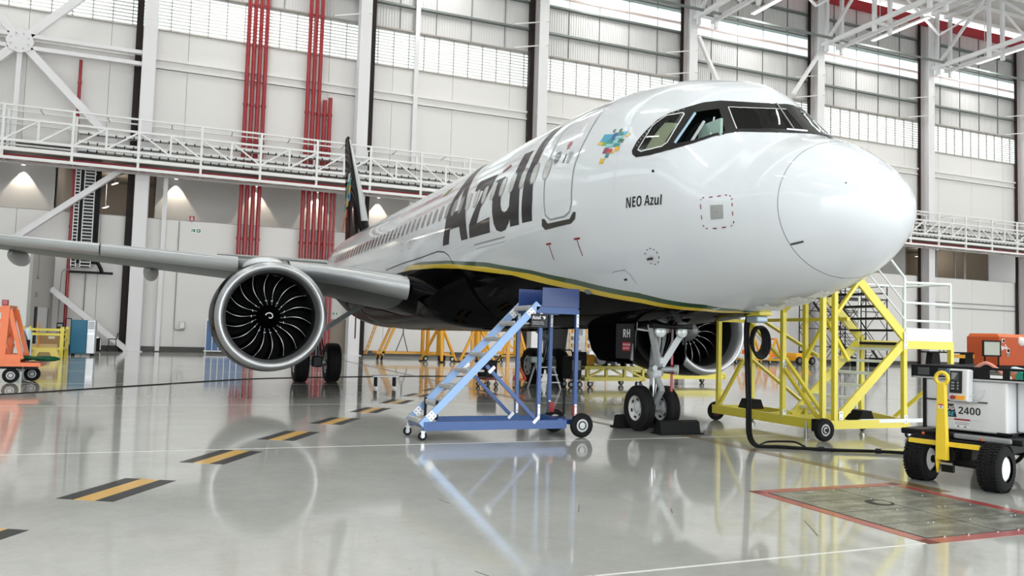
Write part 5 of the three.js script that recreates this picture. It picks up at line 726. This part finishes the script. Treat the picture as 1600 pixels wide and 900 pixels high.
tripod(-35.2, -5.5, 1.9, 0.2, 'yellow tripod jack left of the blue stair, its legs widest apart'); tripod(-35.8, -7.9, 2.0, 1.1, 'yellow tripod jack seen right behind the blue stair treads'); tripod(-36.0, -10.4, 2.0, 0.7, 'yellow tripod jack at the right end of the row behind the blue stair');
{
  const g = thing('engine_stand', 'long low yellow frame stand with a slanted ladder by the wall', 'stand'); const X = -36.6;
  mb().box(X, 0.42, -4.4, 0.14, 0.12, 4.2).box(X - 1, 0.42, -4.4, 0.14, 0.12, 4.2).build('base_beam', EQ.deepYellow, g);
  mb().bar([X, 0.1, -2.55], [X, 2.0, -3.35], 0.14).bar([X - 1, 0.1, -2.55], [X - 1, 2.0, -3.35], 0.14).build('slanted_post', EQ.deepYellow, g); mb().bar([X - 0.3, 0.3, -1.8], [X - 0.3, 2.1, -2.4], 0.06).bar([X - 0.8, 0.3, -1.8], [X - 0.8, 2.1, -2.4], 0.06).build('ladder_rail', EQ.deepYellow, g);
  for (let k = 0; k < 7; k++) mb().box(X - 0.55, 0.5 + k * 0.25, -1.87 - k * 0.083, 0.5, 0.04, 0.06).build('rung', EQ.wood, g);
  for (const z of [-4.9, -5.2]) mb().tube([X, 0.42, z], [X, 2.1, z], 0.11, 12).build('post', EQ.deepYellow, g); mb().box(X - 0.5, 1.95, -3.0, 1.1, 0.1, 0.5).build('top_plate', EQ.darkSteel, g);
  for (const z of [-2.6, -6.2]) for (const x of [X, X - 1]) smallWheel(g, x, 0.16, z, 0.16, 0.09, 'z', M.grey); mb().bar([X - 0.5, 0.45, -4.2], [X - 0.5, 1.5, -3.9], 0.04).bar([X - 0.5, 0.45, -3.5], [X - 0.5, 1.5, -3.9], 0.04).bar([X - 0.5, 1.5, -3.9], [X - 0.5, 2.1, -3.9], 0.05).build('axle_stand', EQ.darkSteel, g);
  rebase(g);
  const f = thing('gantry_frame', 'tall yellow frame with crossed tubes behind the blue stair', 'stand'); for (const z of [-8.6, -9.4, -10.9, -11.6]) mb().box(-38.6, 1.15, z, 0.2, 2.3, 0.2).build('post', EQ.deepYellow, f); mb().box(-38.6, 2.2, -10.1, 0.14, 0.14, 3.2).box(-38.6, 0.5, -10.1, 0.14, 0.14, 3.2).build('beam', EQ.deepYellow, f); mb().bar([-38.6, 0.5, -8.6], [-38.6, 2.2, -10.9], 0.1).bar([-38.6, 2.2, -9.4], [-38.6, 0.5, -11.6], 0.1).build('brace', EQ.deepYellow, f); rebase(f);
  const b = thing('wall_shelving', 'pale shelving rack with yellow uprights against the wall behind the port wheels', 'shelving'); for (const z of [-17.3, -18.6, -20.2]) mb().box(-43.0, 1.2, z, 0.1, 2.4, 0.08).build('upright', EQ.deepYellow, b); for (let k = 0; k < 5; k++) mb().box(-43.0, 0.3 + k * 0.5, -18.7, 0.5, 0.05, 2.9).build('shelf', M.lightGrey, b); for (let k = 0; k < 8; k++) mb().rbox(-42.95, 0.48 + (k % 4) * 0.5, -17.7 - (k >> 2) * 1.3, 0.35, 0.28, 0.5, 0.02).build('bin', [M.white, EQ.wood, M.grey, EQ.deepYellow][k % 4], b); rebase(b);
}
// ---- low step, warning triangle, fan under the fuselage
{
  const s = thing('step_stool', 'small white framed three step stool between the blue stair posts', 'step stool', [-15, 0, -2.55], 0.15);
  for (const z of [0.34, -0.34]) { mb().bar([0.34, 0, z], [-0.02, 0.66, z * 0.9], 0.04).bar([-0.42, 0, z], [-0.12, 0.66, z * 0.9], 0.04).build('leg', M.lightGrey, s); } for (let k = 0; k < 3; k++) mb().box(0.26 - k * 0.13, 0.2 + k * 0.22, 0, 0.16, 0.03, 0.64).build('step', M.white, s); mb().rbox(-0.06, 0.86, 0.3, 0.22, 0.18, 0.44, 0.05).build('head_rest', mat(0xa9bcb6, 0.6), s); mb().box(-0.06, 0.72, 0.3, 0.06, 0.2, 0.06).build('head_post', M.grey, s);
  const t = thing('warning_cone', 'orange warning triangle stand beside the step stool', 'cone', [-15.3, 0, -1.85]); mb().bar([0, 0.25, -0.2], [0, 0.6, 0], 0.06).bar([0, 0.25, 0.2], [0, 0.6, 0], 0.06).bar([0, 0.25, -0.2], [0, 0.25, 0.2], 0.06).build('triangle', mat(0xe2532e, 0.5), t); mb().box(0, 0.13, 0, 0.05, 0.26, 0.05).box(0, 0.015, 0, 0.3, 0.03, 0.3).build('stand', M.black, t);
  const c = thing('tool_trolley', 'dark tool trolley with red frame left of the port wheels', 'trolley', [-15.8, 0, -1.0], 0.2); mb().rbox(0, 0.55, 0, 0.5, 0.5, 0.4, 0.03).build('chest', M.black, c); mb().box(0, 0.24, 0, 0.56, 0.05, 0.46).build('tray', mat(0x93352b, 0.5), c); mb().tube([0.2, 0.8, 0.2], [0.35, 0.95, 0.25], 0.02, 6).tube([0.2, 0.8, -0.2], [0.35, 0.95, -0.25], 0.02, 6).tube([0.35, 0.95, 0.25], [0.35, 0.95, -0.25], 0.02, 6).build('handle', M.black, c); for (const x of [-0.22, 0.22]) for (const z of [-0.18, 0.18]) { smallWheel(c, x, 0.07, z, 0.07, 0.04); mb().box(x, 0.17, z, 0.04, 0.12, 0.04).build('wheel_bracket', M.grey, c); }
}
// ---- yellow transport dollies beyond the nose gear
function dolly(x, z, L, h, turn, label) {
  const g = thing('transport_dolly', label, 'dolly', [x, 0, z], turn);
  for (const e of [0.55, -0.55]) { mb().box(e, 0.26, 0, 0.1, 0.12, L).box(e, h, 0, 0.08, 0.1, L).build('rail', EQ.yellow, g); for (let k = 0; k < 4; k++) mb().box(e, (h + 0.26) / 2, -L / 2 + 0.1 + (k * (L - 0.2)) / 3, 0.08, h - 0.26, 0.08).build('post', EQ.yellow, g); mb().bar([e, 0.3, -L / 2 + 0.1], [e, h, -L / 2 + 0.1 + (L - 0.2) / 3], 0.06).bar([e, 0.3, L / 2 - 0.1], [e, h, L / 2 - 0.1 - (L - 0.2) / 3], 0.06).build('brace', EQ.yellow, g); }
  mb().box(0, h - 0.04, 0, 1.1, 0.04, L).build('deck', EQ.darkSteel, g); mb().box(0, 0.24, L / 2 - 0.1, 1.2, 0.1, 0.1).box(0, 0.24, -L / 2 + 0.1, 1.2, 0.1, 0.1).build('cross_beam', EQ.yellow, g);
  for (const e of [0.5, -0.5]) for (const q of [L / 2 - 0.25, -L / 2 + 0.25]) { smallWheel(g, e, 0.1, q, 0.1, 0.06, 'x', M.white); mb().box(e, 0.19, q, 0.06, 0.05, 0.1).build('wheel_bracket', M.steel, g); } return g;
}
dolly(-16.2, -5.3, 2.3, 0.62, 0.05, 'yellow dolly loaded with grey engine parts left of the nose gear'); dolly(-17.6, -9.1, 3.2, 0.38, 0.02, 'long low yellow dolly beneath the port engine');
{
  const p = thing('engine_part', 'grey machined engine part with brackets lying on the yellow dolly', 'engine part', [-16.2, 0.66, -5.4]); mb().tube([0, 0.25, -0.9], [0, 0.25, 0.2], 0.18, 14).build('body', M.steel, p); for (let k = 0; k < 4; k++) mb().rbox(0.15, 0.2, -0.8 + k * 0.35, 0.2, 0.4, 0.12, 0.03, 0.3 * k).build('bracket', k % 2 ? M.black : M.alu, p); mb().tube([0.1, 0.2, 0.45], [0.32, 0.2, 0.45], 0.16, 16).build('grille_cap', M.lightGrey, p); mb().rbox(0, 0.18, 0.75, 0.3, 0.36, 0.3, 0.03).build('valve_block', EQ.deepYellow, p);
  const q = thing('parts_case', 'black parts case standing on the left end of the yellow dolly', 'case', [-16.2, 0.66, -4.3]); mb().rbox(0, 0.22, 0, 0.5, 0.44, 0.3, 0.03).build('shell', M.black, q); mb().tube([0.1, 0.47, 0], [-0.1, 0.47, 0], 0.02, 6).tube([0.1, 0.43, 0], [0.1, 0.47, 0], 0.02, 6).tube([-0.1, 0.43, 0], [-0.1, 0.47, 0], 0.02, 6).build('handle', M.grey, q);
  const r = thing('equipment_cart', 'black wheeled equipment cart between blue stair and yellow dolly', 'cart', [-15.6, 0, -3.75], 0.1); mb().rbox(0, 0.62, 0, 0.5, 0.7, 0.42, 0.04).build('cabinet', M.black, r); mb().box(0.26, 0.7, 0, 0.02, 0.3, 0.3).build('panel', M.grey, r); mb().tube([-0.2, 0.95, 0.15], [-0.3, 1.15, 0.15], 0.02, 6).tube([-0.2, 0.95, -0.15], [-0.3, 1.15, -0.15], 0.02, 6).tube([-0.3, 1.15, 0.15], [-0.3, 1.15, -0.15], 0.02, 6).build('handle', M.black, r); for (const x of [-0.2, 0.2]) for (const z of [-0.16, 0.16]) { smallWheel(r, x, 0.1, z, 0.1, 0.05); mb().box(x, 0.22, z, 0.04, 0.12, 0.04).build('wheel_bracket', M.grey, r); }
}
// ---- black stair tower at the right
{
  const g = thing('stair_tower', 'tall black scaffold stair tower behind the yellow stair', 'stair tower'), S = EQ.darkSteel, X0 = -40, X1 = -42.6, z0 = -37.2, z1 = -43.6;
  for (const x of [X0, X1]) for (const z of [z0, -39.3, -41.4, z1]) mb().tube([x, 0.1, z], [x, z === z0 ? 5.0 : 6.3, z], 0.045, 8).build('post', S, g);
  for (const x of [X0, X1]) { for (const y of [1.4, 2.8, 4.2, 5.2]) mb().tube([x, y, z0], [x, y, z1], 0.035, 6).build('rail', S, g); for (const [a, b] of [[z0, -39.3], [-39.3, -41.4], [-41.4, z1]]) for (const y of [0.2, 2.8]) mb().tube([x, y, a], [x, y + 2.4, b], 0.028, 6).tube([x, y + 2.4, a], [x, y, b], 0.028, 6).build('cross_brace', S, g); mb().bar([x, 0.3, -42.9], [x, 4.9, -38.6], 0.05, 0.18).bar([x, 1.3, -42.9], [x, 5.9, -38.6], 0.04).build('stair_stringer', S, g); }
  for (let k = 0; k < 16; k++) mb().box((X0 + X1) / 2, 0.5 + k * 0.28, -42.75 + k * 0.262, 2.5, 0.03, 0.22).build('step', S, g);
  mb().box((X0 + X1) / 2, 5.2, -40.4, 2.7, 0.08, 6.6).build('platform', S, g); for (const y of [5.7, 6.25]) mb().tube([X0, y, -37.3], [X0, y, z1], 0.03, 6).tube([X1, y, -37.3], [X1, y, z1], 0.03, 6).tube([X0, y, z1], [X1, y, z1], 0.03, 6).build('hand_rail', S, g);
  for (const x of [X0, X1]) for (const z of [z0, z1]) smallWheel(g, x, 0.12, z, 0.12, 0.08, 'x', M.grey); rebase(g);
}
// ---- yellow tug and orange dollies far right
{
  const g = thing('tow_tractor', 'small yellow tow tractor far behind the yellow stair', 'tractor', [-40.6, 0, -35.6], 0.1); mb().rbox(0, 0.5, 0.3, 1.2, 0.5, 1.7, 0.1).rbox(0, 0.72, 0.75, 1.1, 0.3, 0.7, 0.1).build('body', EQ.deepYellow, g); mb().rbox(0, 0.85, -0.5, 0.9, 0.35, 0.4, 0.05).build('seat', M.black, g); mb().tube([0, 0.8, 0.1], [0, 1.05, -0.05], 0.03, 6).build('steering_column', M.black, g); for (const x of [-0.6, 0.6]) for (const z of [0.9, -0.45]) smallWheel(g, x, 0.3, z, 0.3, 0.2, 'x', M.grey);
  for (const [x, z, l] of [[-40.5, -30.6, 'orange A-frame dolly seen beside the port engine'], [-40.9, -32.9, 'orange A-frame dolly just left of the yellow tractor']]) { const d = thing('frame_dolly', l, 'dolly', [x, 0, z], 0.3); for (const e of [0.5, -0.5]) { mb().bar([e, 0.3, -0.9], [e, 1.9, 0], 0.12).bar([e, 0.3, 0.9], [e, 1.9, 0], 0.12).box(e, 0.32, 0, 0.12, 0.12, 2.0).build('side_frame', EQ.deepYellow, d); } mb().box(0, 1.85, 0, 1.1, 0.12, 0.14).box(0, 0.75, 0, 0.7, 0.5, 0.6).build('cradle', EQ.orange, d); for (const x2 of [-0.5, 0.5]) for (const z2 of [-0.8, 0.8]) smallWheel(d, x2, 0.16, z2, 0.16, 0.1, 'x', M.white); mb().box(0, 0.5, 0.5, 0.4, 0.4, 0.4).build('counterweight', M.white, d); }
  for (let k = 0; k < 3; k++) { const b = thing('floor_bin', ['dark floor bin below the stair tower, leftmost', 'dark floor bin below the stair tower, middle one', 'dark floor bin below the stair tower, rightmost'][k], 'bin', [-39.3 + 0.1 * k, 0, -38.2 - k * 1.7], 0.1 * k); mb().rbox(0, 0.3, 0, 0.7, 0.6, 1.1, 0.05).build('body', M.black, b); mb().rbox(0, 0.63, 0, 0.76, 0.06, 1.16, 0.02).build('lid', EQ.darkSteel, b); }
}
// ---- machines at the right edge
{
  const g = thing('orange_generator', 'orange generator housing with windowed end at the right edge', 'generator', [-34.8, 0, -49.2], 0.12);
  mb().rbox(0, 1.45, 0.3, 2.4, 2.1, 3.6, 0.06).build('housing', EQ.orangeDark, g); mb().ext([[-1.2, 0], [1.2, 0], [1.0, 0.3], [-1.0, 0.3]], 3.4, new THREE.Matrix4().makeTranslation(0, 2.42, -1.4)).build('roof', EQ.orange, g); mb().box(0, 0.25, 0.3, 2.2, 0.3, 3.6).build('skid', M.black, g); for (const [y, z, s] of [[2.2, 1.6, 0.3], [1.5, 1.0, 0.35]]) { const wf2 = mb().box(1.22, y, z, 0.04, s, s).build('window_frame', M.white, g); mb().box(1.245, y, z, 0.02, s * 0.7, s * 0.7).build('pane', M.black, wf2); } for (let k = 0; k < 9; k++) mb().box(1.22, 1.5 + rnd() * 0.4, 0.6 + rnd() * 1.4, 0.02, 0.1 + rnd() * 0.08, 0.1 + rnd() * 0.1).build('notice', M.white, g); mb().rbox(1.22, 1.2, 1.0, 0.03, 0.3, 0.35, 0.01).build('control_panel', M.grey, g); mb().sphere(1.2, 2.2, -0.7, 0.35, 12).build('lamp_dome', M.white, g);
  for (const x of [-0.8, 0.8]) for (const z of [-1.2, 1.6]) smallWheel(g, x, 0.2, z, 0.2, 0.15, 'x', M.grey);
  const f = thing('framed_board', 'black framed pale board left of the orange generator', 'board', [-33.0, 0, -46.0]); mb().box(0, 2.15, 0, 0.1, 0.1, 1.8).box(0, 1.1, 0, 0.1, 0.1, 1.8).box(0, 1.6, 0.87, 0.1, 1.1, 0.1).box(0, 1.6, -0.87, 0.1, 1.1, 0.1).build('frame', M.black, f); mb().box(0, 1.62, 0, 0.04, 1.0, 1.7).build('panel', mat(0xb8bfb2, 0.5), f); for (const z of [0.7, -0.7]) mb().box(0, 0.55, z, 0.08, 1.1, 0.08).build('leg', M.black, f);
  const b = thing('work_bench', 'dark work bench with yellow beam near the right wall', 'bench', [-33.9, 0, -42.6]); mb().box(0, 1.25, 0, 0.9, 0.1, 4.4).build('top', M.black, b); for (const z of [1.4, -1.9]) mb().ext([[-0.5, 0], [0.5, 0], [0.35, 1.2], [-0.3, 1.2]], 0.5, new THREE.Matrix4().makeRotationY(Math.PI / 2).setPosition(-0.2, 0, z)).build('pedestal', M.black, b); mb().box(0.2, 1.0, -1.4, 0.1, 0.25, 2.2).build('beam', EQ.deepYellow, b); for (let k = 0; k < 4; k++) mb().tube([0.2, 1.3, 0.9 - k * 0.4], [0.2, 1.42, 0.9 - k * 0.4], 0.07, 8).build('bottle', M.grey, b);
}
// ---- left side: orange engine cart, yellow rack, cabinet, stool, bin
{
  const g = thing('engine_cart', 'orange wheeled engine cart with A-frame at the left edge', 'cart'), O = EQ.orange;
  mb().box(-17.0, 0.47, 12.0, 0.95, 0.1, 2.3).build('deck', O, g); mb().box(-17, 0.39, 12, 0.6, 0.08, 2.0).build('under_frame', M.black, g); for (const x of [-16.58, -17.42]) { mb().bar([x, 0.52, 11.72], [x, 1.95, 11.68], 0.17, 0.16).build('post', O, g); mb().bar([x, 1.85, 11.6], [x, 0.6, 11.28], 0.08, 0.1).build('brace', O, g); mb().box(x, 1.55, 12.2, 0.12, 0.12, 1.2).box(x, 0.92, 12.2, 0.1, 0.1, 1.2).box(x, 1.84, 12.2, 0.12, 0.14, 1.2).build('rail', O, g); mb().box(x, 0.62, 11.6, 0.14, 0.2, 0.6).build('foot_beam', O, g); }
  mb().box(-17, 1.9, 11.68, 0.9, 0.1, 0.12).box(-17, 1.2, 11.75, 0.9, 0.1, 0.1).build('cross_rail', O, g); mb().rbox(-16.5, 2.02, 11.7, 0.1, 0.14, 0.14, 0.02).build('pin_head', M.red, g); mb().box(-16.52, 1.36, 11.95, 0.02, 0.16, 0.3).build('placard', mat(0x7b2430, 0.5), g); mb().box(-16.52, 1.7, 12.0, 0.02, 0.1, 0.2).build('placard', M.red, g);
  for (const [x, z] of [[-16.62, 11.5], [-17.4, 11.15], [-16.62, 12.8], [-17.4, 12.8]]) { smallWheel(g, x, 0.19, z, 0.19, 0.1, 'x', M.lightGrey); mb().box(x - 0.08, 0.3, z, 0.04, 0.2, 0.1).build('wheel_bracket', M.black, g); } mb().path([[-16.55, 0.45, 11.9], [-16.5, 0.15, 11.85], [-16.5, 0.02, 11.7]], 0.012, 5).path([[-16.6, 0.45, 11.25], [-16.55, 0.1, 11.2], [-16.6, 0.02, 11.0]], 0.01, 5).build('tie_cord', M.grey, g); rebase(g);
  const n = thing('netting_heap', 'dark green netting heaped on the orange cart deck', 'netting', [-17, 0.54, 11.05], 0); for (let k = 0; k < 9; k++) mb().add(new THREE.SphereGeometry(1, 9, 5), new THREE.Matrix4().makeRotationY(k * 0.9).multiply(new THREE.Matrix4().makeRotationX((rnd() - 0.5) * 0.3)).multiply(new THREE.Matrix4().makeScale(0.34, 0.035 + 0.04 * rnd(), 0.09 + 0.05 * rnd())).setPosition((rnd() - 0.5) * 0.3, 0.06 + 0.03 * rnd(), (rnd() - 0.5) * 0.6)).build('fold', EQ.green, n);
  const r = thing('yellow_rack', 'yellow steel barrier rack standing before the grey office wall', 'rack'); for (const z of [12.45, 13.95]) for (const x of [-33, -34.6]) mb().box(x, 0.68, z, 0.14, 1.36, 0.14).build('post', EQ.yellow, r); for (const x of [-33, -34.6]) for (const y of [1.22, 1.02, 0.4]) mb().box(x, y, 13.2, 0.1, 0.1, 1.4).build('rail', EQ.yellow, r); for (const y of [1.22, 0.8, 0.4]) mb().box(-33.8, y, 12.45, 1.5, 0.1, 0.1).build('rail', EQ.yellow, r); mb().tube([-33, 0.35, 13.35], [-33, 1.55, 13.35], 0.03, 6).build('strap', mat(0xd98a3a, 0.6), r); rebase(r);
  const c = thing('wooden_crate', 'pale wooden crate inside the yellow rack', 'crate', [-33.7, 0, 13.2]); for (const y of [0.16, 0.34, 0.52]) mb().box(0.55, y, 0, 0.03, 0.16, 1.15).build('plank', EQ.wood, c); mb().box(0, 0.3, 0, 1.05, 0.55, 1.1).build('box', EQ.wood, c); mb().box(0, 0.03, 0, 1.1, 0.06, 1.2).build('skid', EQ.wood, c);
  const y = thing('yellow_saddle', 'yellow saddle support standing in front of the wooden crate', 'support', [-32.2, 0, 12.95]); mb().ext([[-0.6, 0], [-0.35, 0], [-0.2, 0.28], [0.2, 0.28], [0.3, 0.02], [0.55, 0.02], [0.4, 0.42], [-0.35, 0.42]], 0.4, new THREE.Matrix4().makeRotationY(Math.PI / 2).setPosition(-0.2, 0, 0), 0.01).build('saddle', mat(0xe7cf6d, 0.5), y);
  const k1 = thing('cardboard_box', 'brown cardboard box on top of the wooden crate', 'box', [-33.7, 0.58, 13.0]); mb().box(0, 0.25, 0, 0.6, 0.5, 0.8).build('carton', EQ.cardboard, k1); mb().box(0.305, 0.3, -0.1, 0.01, 0.12, 0.25).build('label', M.white, k1);
  const w = thing('white_cylinder', 'pale blue and white gas cylinder left of the yellow rack', 'cylinder', [-31.5, 0, 13.55]); mb().lathe([[0.001, 0], [0.2, 0.02], [0.2, 1.05], [0.12, 1.2], [0.05, 1.25], [0.05, 1.32], [0.001, 1.33]], 18, 'y', [0, 0, 0]).build('bottle', mat(0xcadbe4, 0.4), w); mb().tube([0, 1.32, 0], [0, 1.4, 0], 0.06, 8).build('valve', M.grey, w);
  const d = thing('black_pump', 'black hand pump standing behind the orange cart', 'pump', [-24, 0, 12.35]); mb().tube([0, 0.1, 0], [0, 0.95, 0], 0.09, 10).build('barrel', M.black, d); mb().tube([0, 0.95, 0], [0.0, 1.25, 0.12], 0.03, 8).build('handle', mat(0x3d6b62, 0.5), d); mb().box(0, 0.05, 0, 0.4, 0.1, 0.4).build('base', M.black, d); mb().rbox(0.1, 0.3, 0.3, 0.25, 0.4, 0.25, 0.05).build('reservoir', M.lightGrey, d);
  const bc = thing('blue_cabinet', 'tall blue tool cabinet with a silver vented side', 'cabinet', [-36.4, 0, 11.98]); mb().rbox(0, 0.9, 0.15, 0.8, 1.6, 0.68, 0.03).build('body', EQ.teal, bc); mb().box(0.405, 0.9, 0.15, 0.015, 1.5, 0.6).build('door', EQ.teal, bc); const su = mb().rbox(0, 0.9, -0.36, 0.78, 1.58, 0.34, 0.02).build('side_unit', M.steel, bc); for (let k = 0; k < 8; k++) mb().box(0.4, 1.3 + k * 0.045, -0.36, 0.01, 0.02, 0.26).build('vent_slot', M.black, su); mb().box(0.42, 1.05, -0.36, 0.04, 0.05, 0.28).build('handle', M.chrome, su); for (const x of [-0.3, 0.3]) for (const z of [-0.4, 0.4]) mb().tube([x, 0, z], [x, 0.12, z], 0.05, 8).build('foot', M.black, bc);
  const gs = thing('gauge_stand', 'black gauge unit on a thin stand beside the blue cabinet', 'gauge', [-36.2, 0, 12.95]); mb().tube([0, 0, 0], [0, 1.2, 0], 0.025, 6).box(0, 0.02, 0, 0.4, 0.04, 0.4).build('stand', M.black, gs); mb().rbox(0, 1.38, 0, 0.2, 0.34, 0.3, 0.03).build('case', M.black, gs); mb().box(0.11, 1.42, 0, 0.01, 0.12, 0.2).build('dial', mat(0x8a8f96, 0.4), gs); mb().tube([0, 0, -0.45], [0, 1.75, -0.45], 0.02, 6).tube([0, 1.75, -0.45], [0, 1.75, -0.2], 0.02, 6).tube([0, 1.75, -0.2], [0, 0.02, -0.2], 0.02, 6).build('tube_frame', M.black, gs);
  const st = thing('stool', 'dark stool with a low back by the foot of the column', 'stool', [-42.2, 0, 11.15], 0.1); mb().rbox(0, 0.72, 0, 0.4, 0.05, 0.42, 0.02).build('seat', M.brown, st); for (const x of [-0.16, 0.16]) for (const z of [-0.17, 0.17]) mb().bar([x * 1.25, 0, z * 1.25], [x, 0.7, z], 0.035).build('leg', M.brown, st); mb().bar([0.16, 0.72, -0.2], [0.2, 1.05, -0.26], 0.03).bar([-0.16, 0.72, -0.2], [-0.12, 1.05, -0.26], 0.03).box(0.04, 1.03, -0.26, 0.4, 0.08, 0.03).build('backrest', M.brown, st); mb().box(0, 0.25, 0.2, 0.4, 0.03, 0.03).box(0, 0.25, -0.2, 0.4, 0.03, 0.03).build('stretcher', M.brown, st);
  const bn = thing('waste_bin', 'black and chrome waste bin beside the stool', 'bin', [-42.9, 0, 12.0]); mb().tube([0, 0.02, 0], [0, 0.75, 0], 0.22, 18).build('body', M.black, bn); mb().tube([0, 0.1, -0.16], [0, 0.74, -0.16], 0.1, 12).build('chrome_sleeve', M.chrome, bn); mb().tube([0, 0.75, 0], [0, 0.8, 0], 0.23, 18).build('lid', M.chrome, bn);
  const lk = thing('blue_locker', 'blue locker bank with white frames half hidden by the engine', 'locker', [-42.2, 0, 5.3]); for (let k = 0; k < 6; k++) { mb().box(0, 1.05, 0.9 - k * 0.34, 0.5, 1.7, 0.29).build('door', mat(0x4a6f9f, 0.45), lk); mb().box(0.05, 1.05, 1.06 - k * 0.34, 0.5, 1.8, 0.04).build('frame', M.white, lk); } mb().box(0.02, 1.95, 0.05, 0.56, 0.06, 2.2).box(0.02, 0.17, 0.05, 0.56, 0.06, 2.2).build('frame', M.white, lk); for (const z of [1.06, -0.98]) mb().box(0, 0.08, z, 0.5, 0.16, 0.05).build('foot', M.white, lk);
  const ch = thing('floor_cable', 'thin black cable lying across the floor behind the engine', 'cable'); mb().path([[-11.5, 0.012, 13], [-12.9, 0.012, 11.0], [-15.6, 0.012, 8.6], [-18.9, 0.012, 5.4], [-20.5, 0.012, 1.6], [-21.1, 0.012, -1.5], [-20.8, 0.012, -3.5]], 0.012, 6, 80).build('cable_run', M.black, ch); rebase(ch);
}
{
  const b = thing('low_bench', 'low white bench standing on the floor left of the blue stair', 'bench', [-14.95, 0, 2.33]);
  mb().rbox(0, 0.34, 0, 0.3, 0.04, 0.72, 0.01).build('seat', M.white, b);
  for (const x of [-0.1, 0.1]) for (const z of [-0.26, 0.26]) { const l = mb().box(x, 0.18, z, 0.045, 0.3, 0.045).build('leg', M.black, b); mb().box(x, 0.03, z, 0.06, 0.06, 0.06).build('foot_cap', M.white, l); }
}
scene.traverse((o) => { if (o.isLight && o.shadow && o.isDirectionalLight) o.castShadow = true; });
renderer.render(scene, camera);
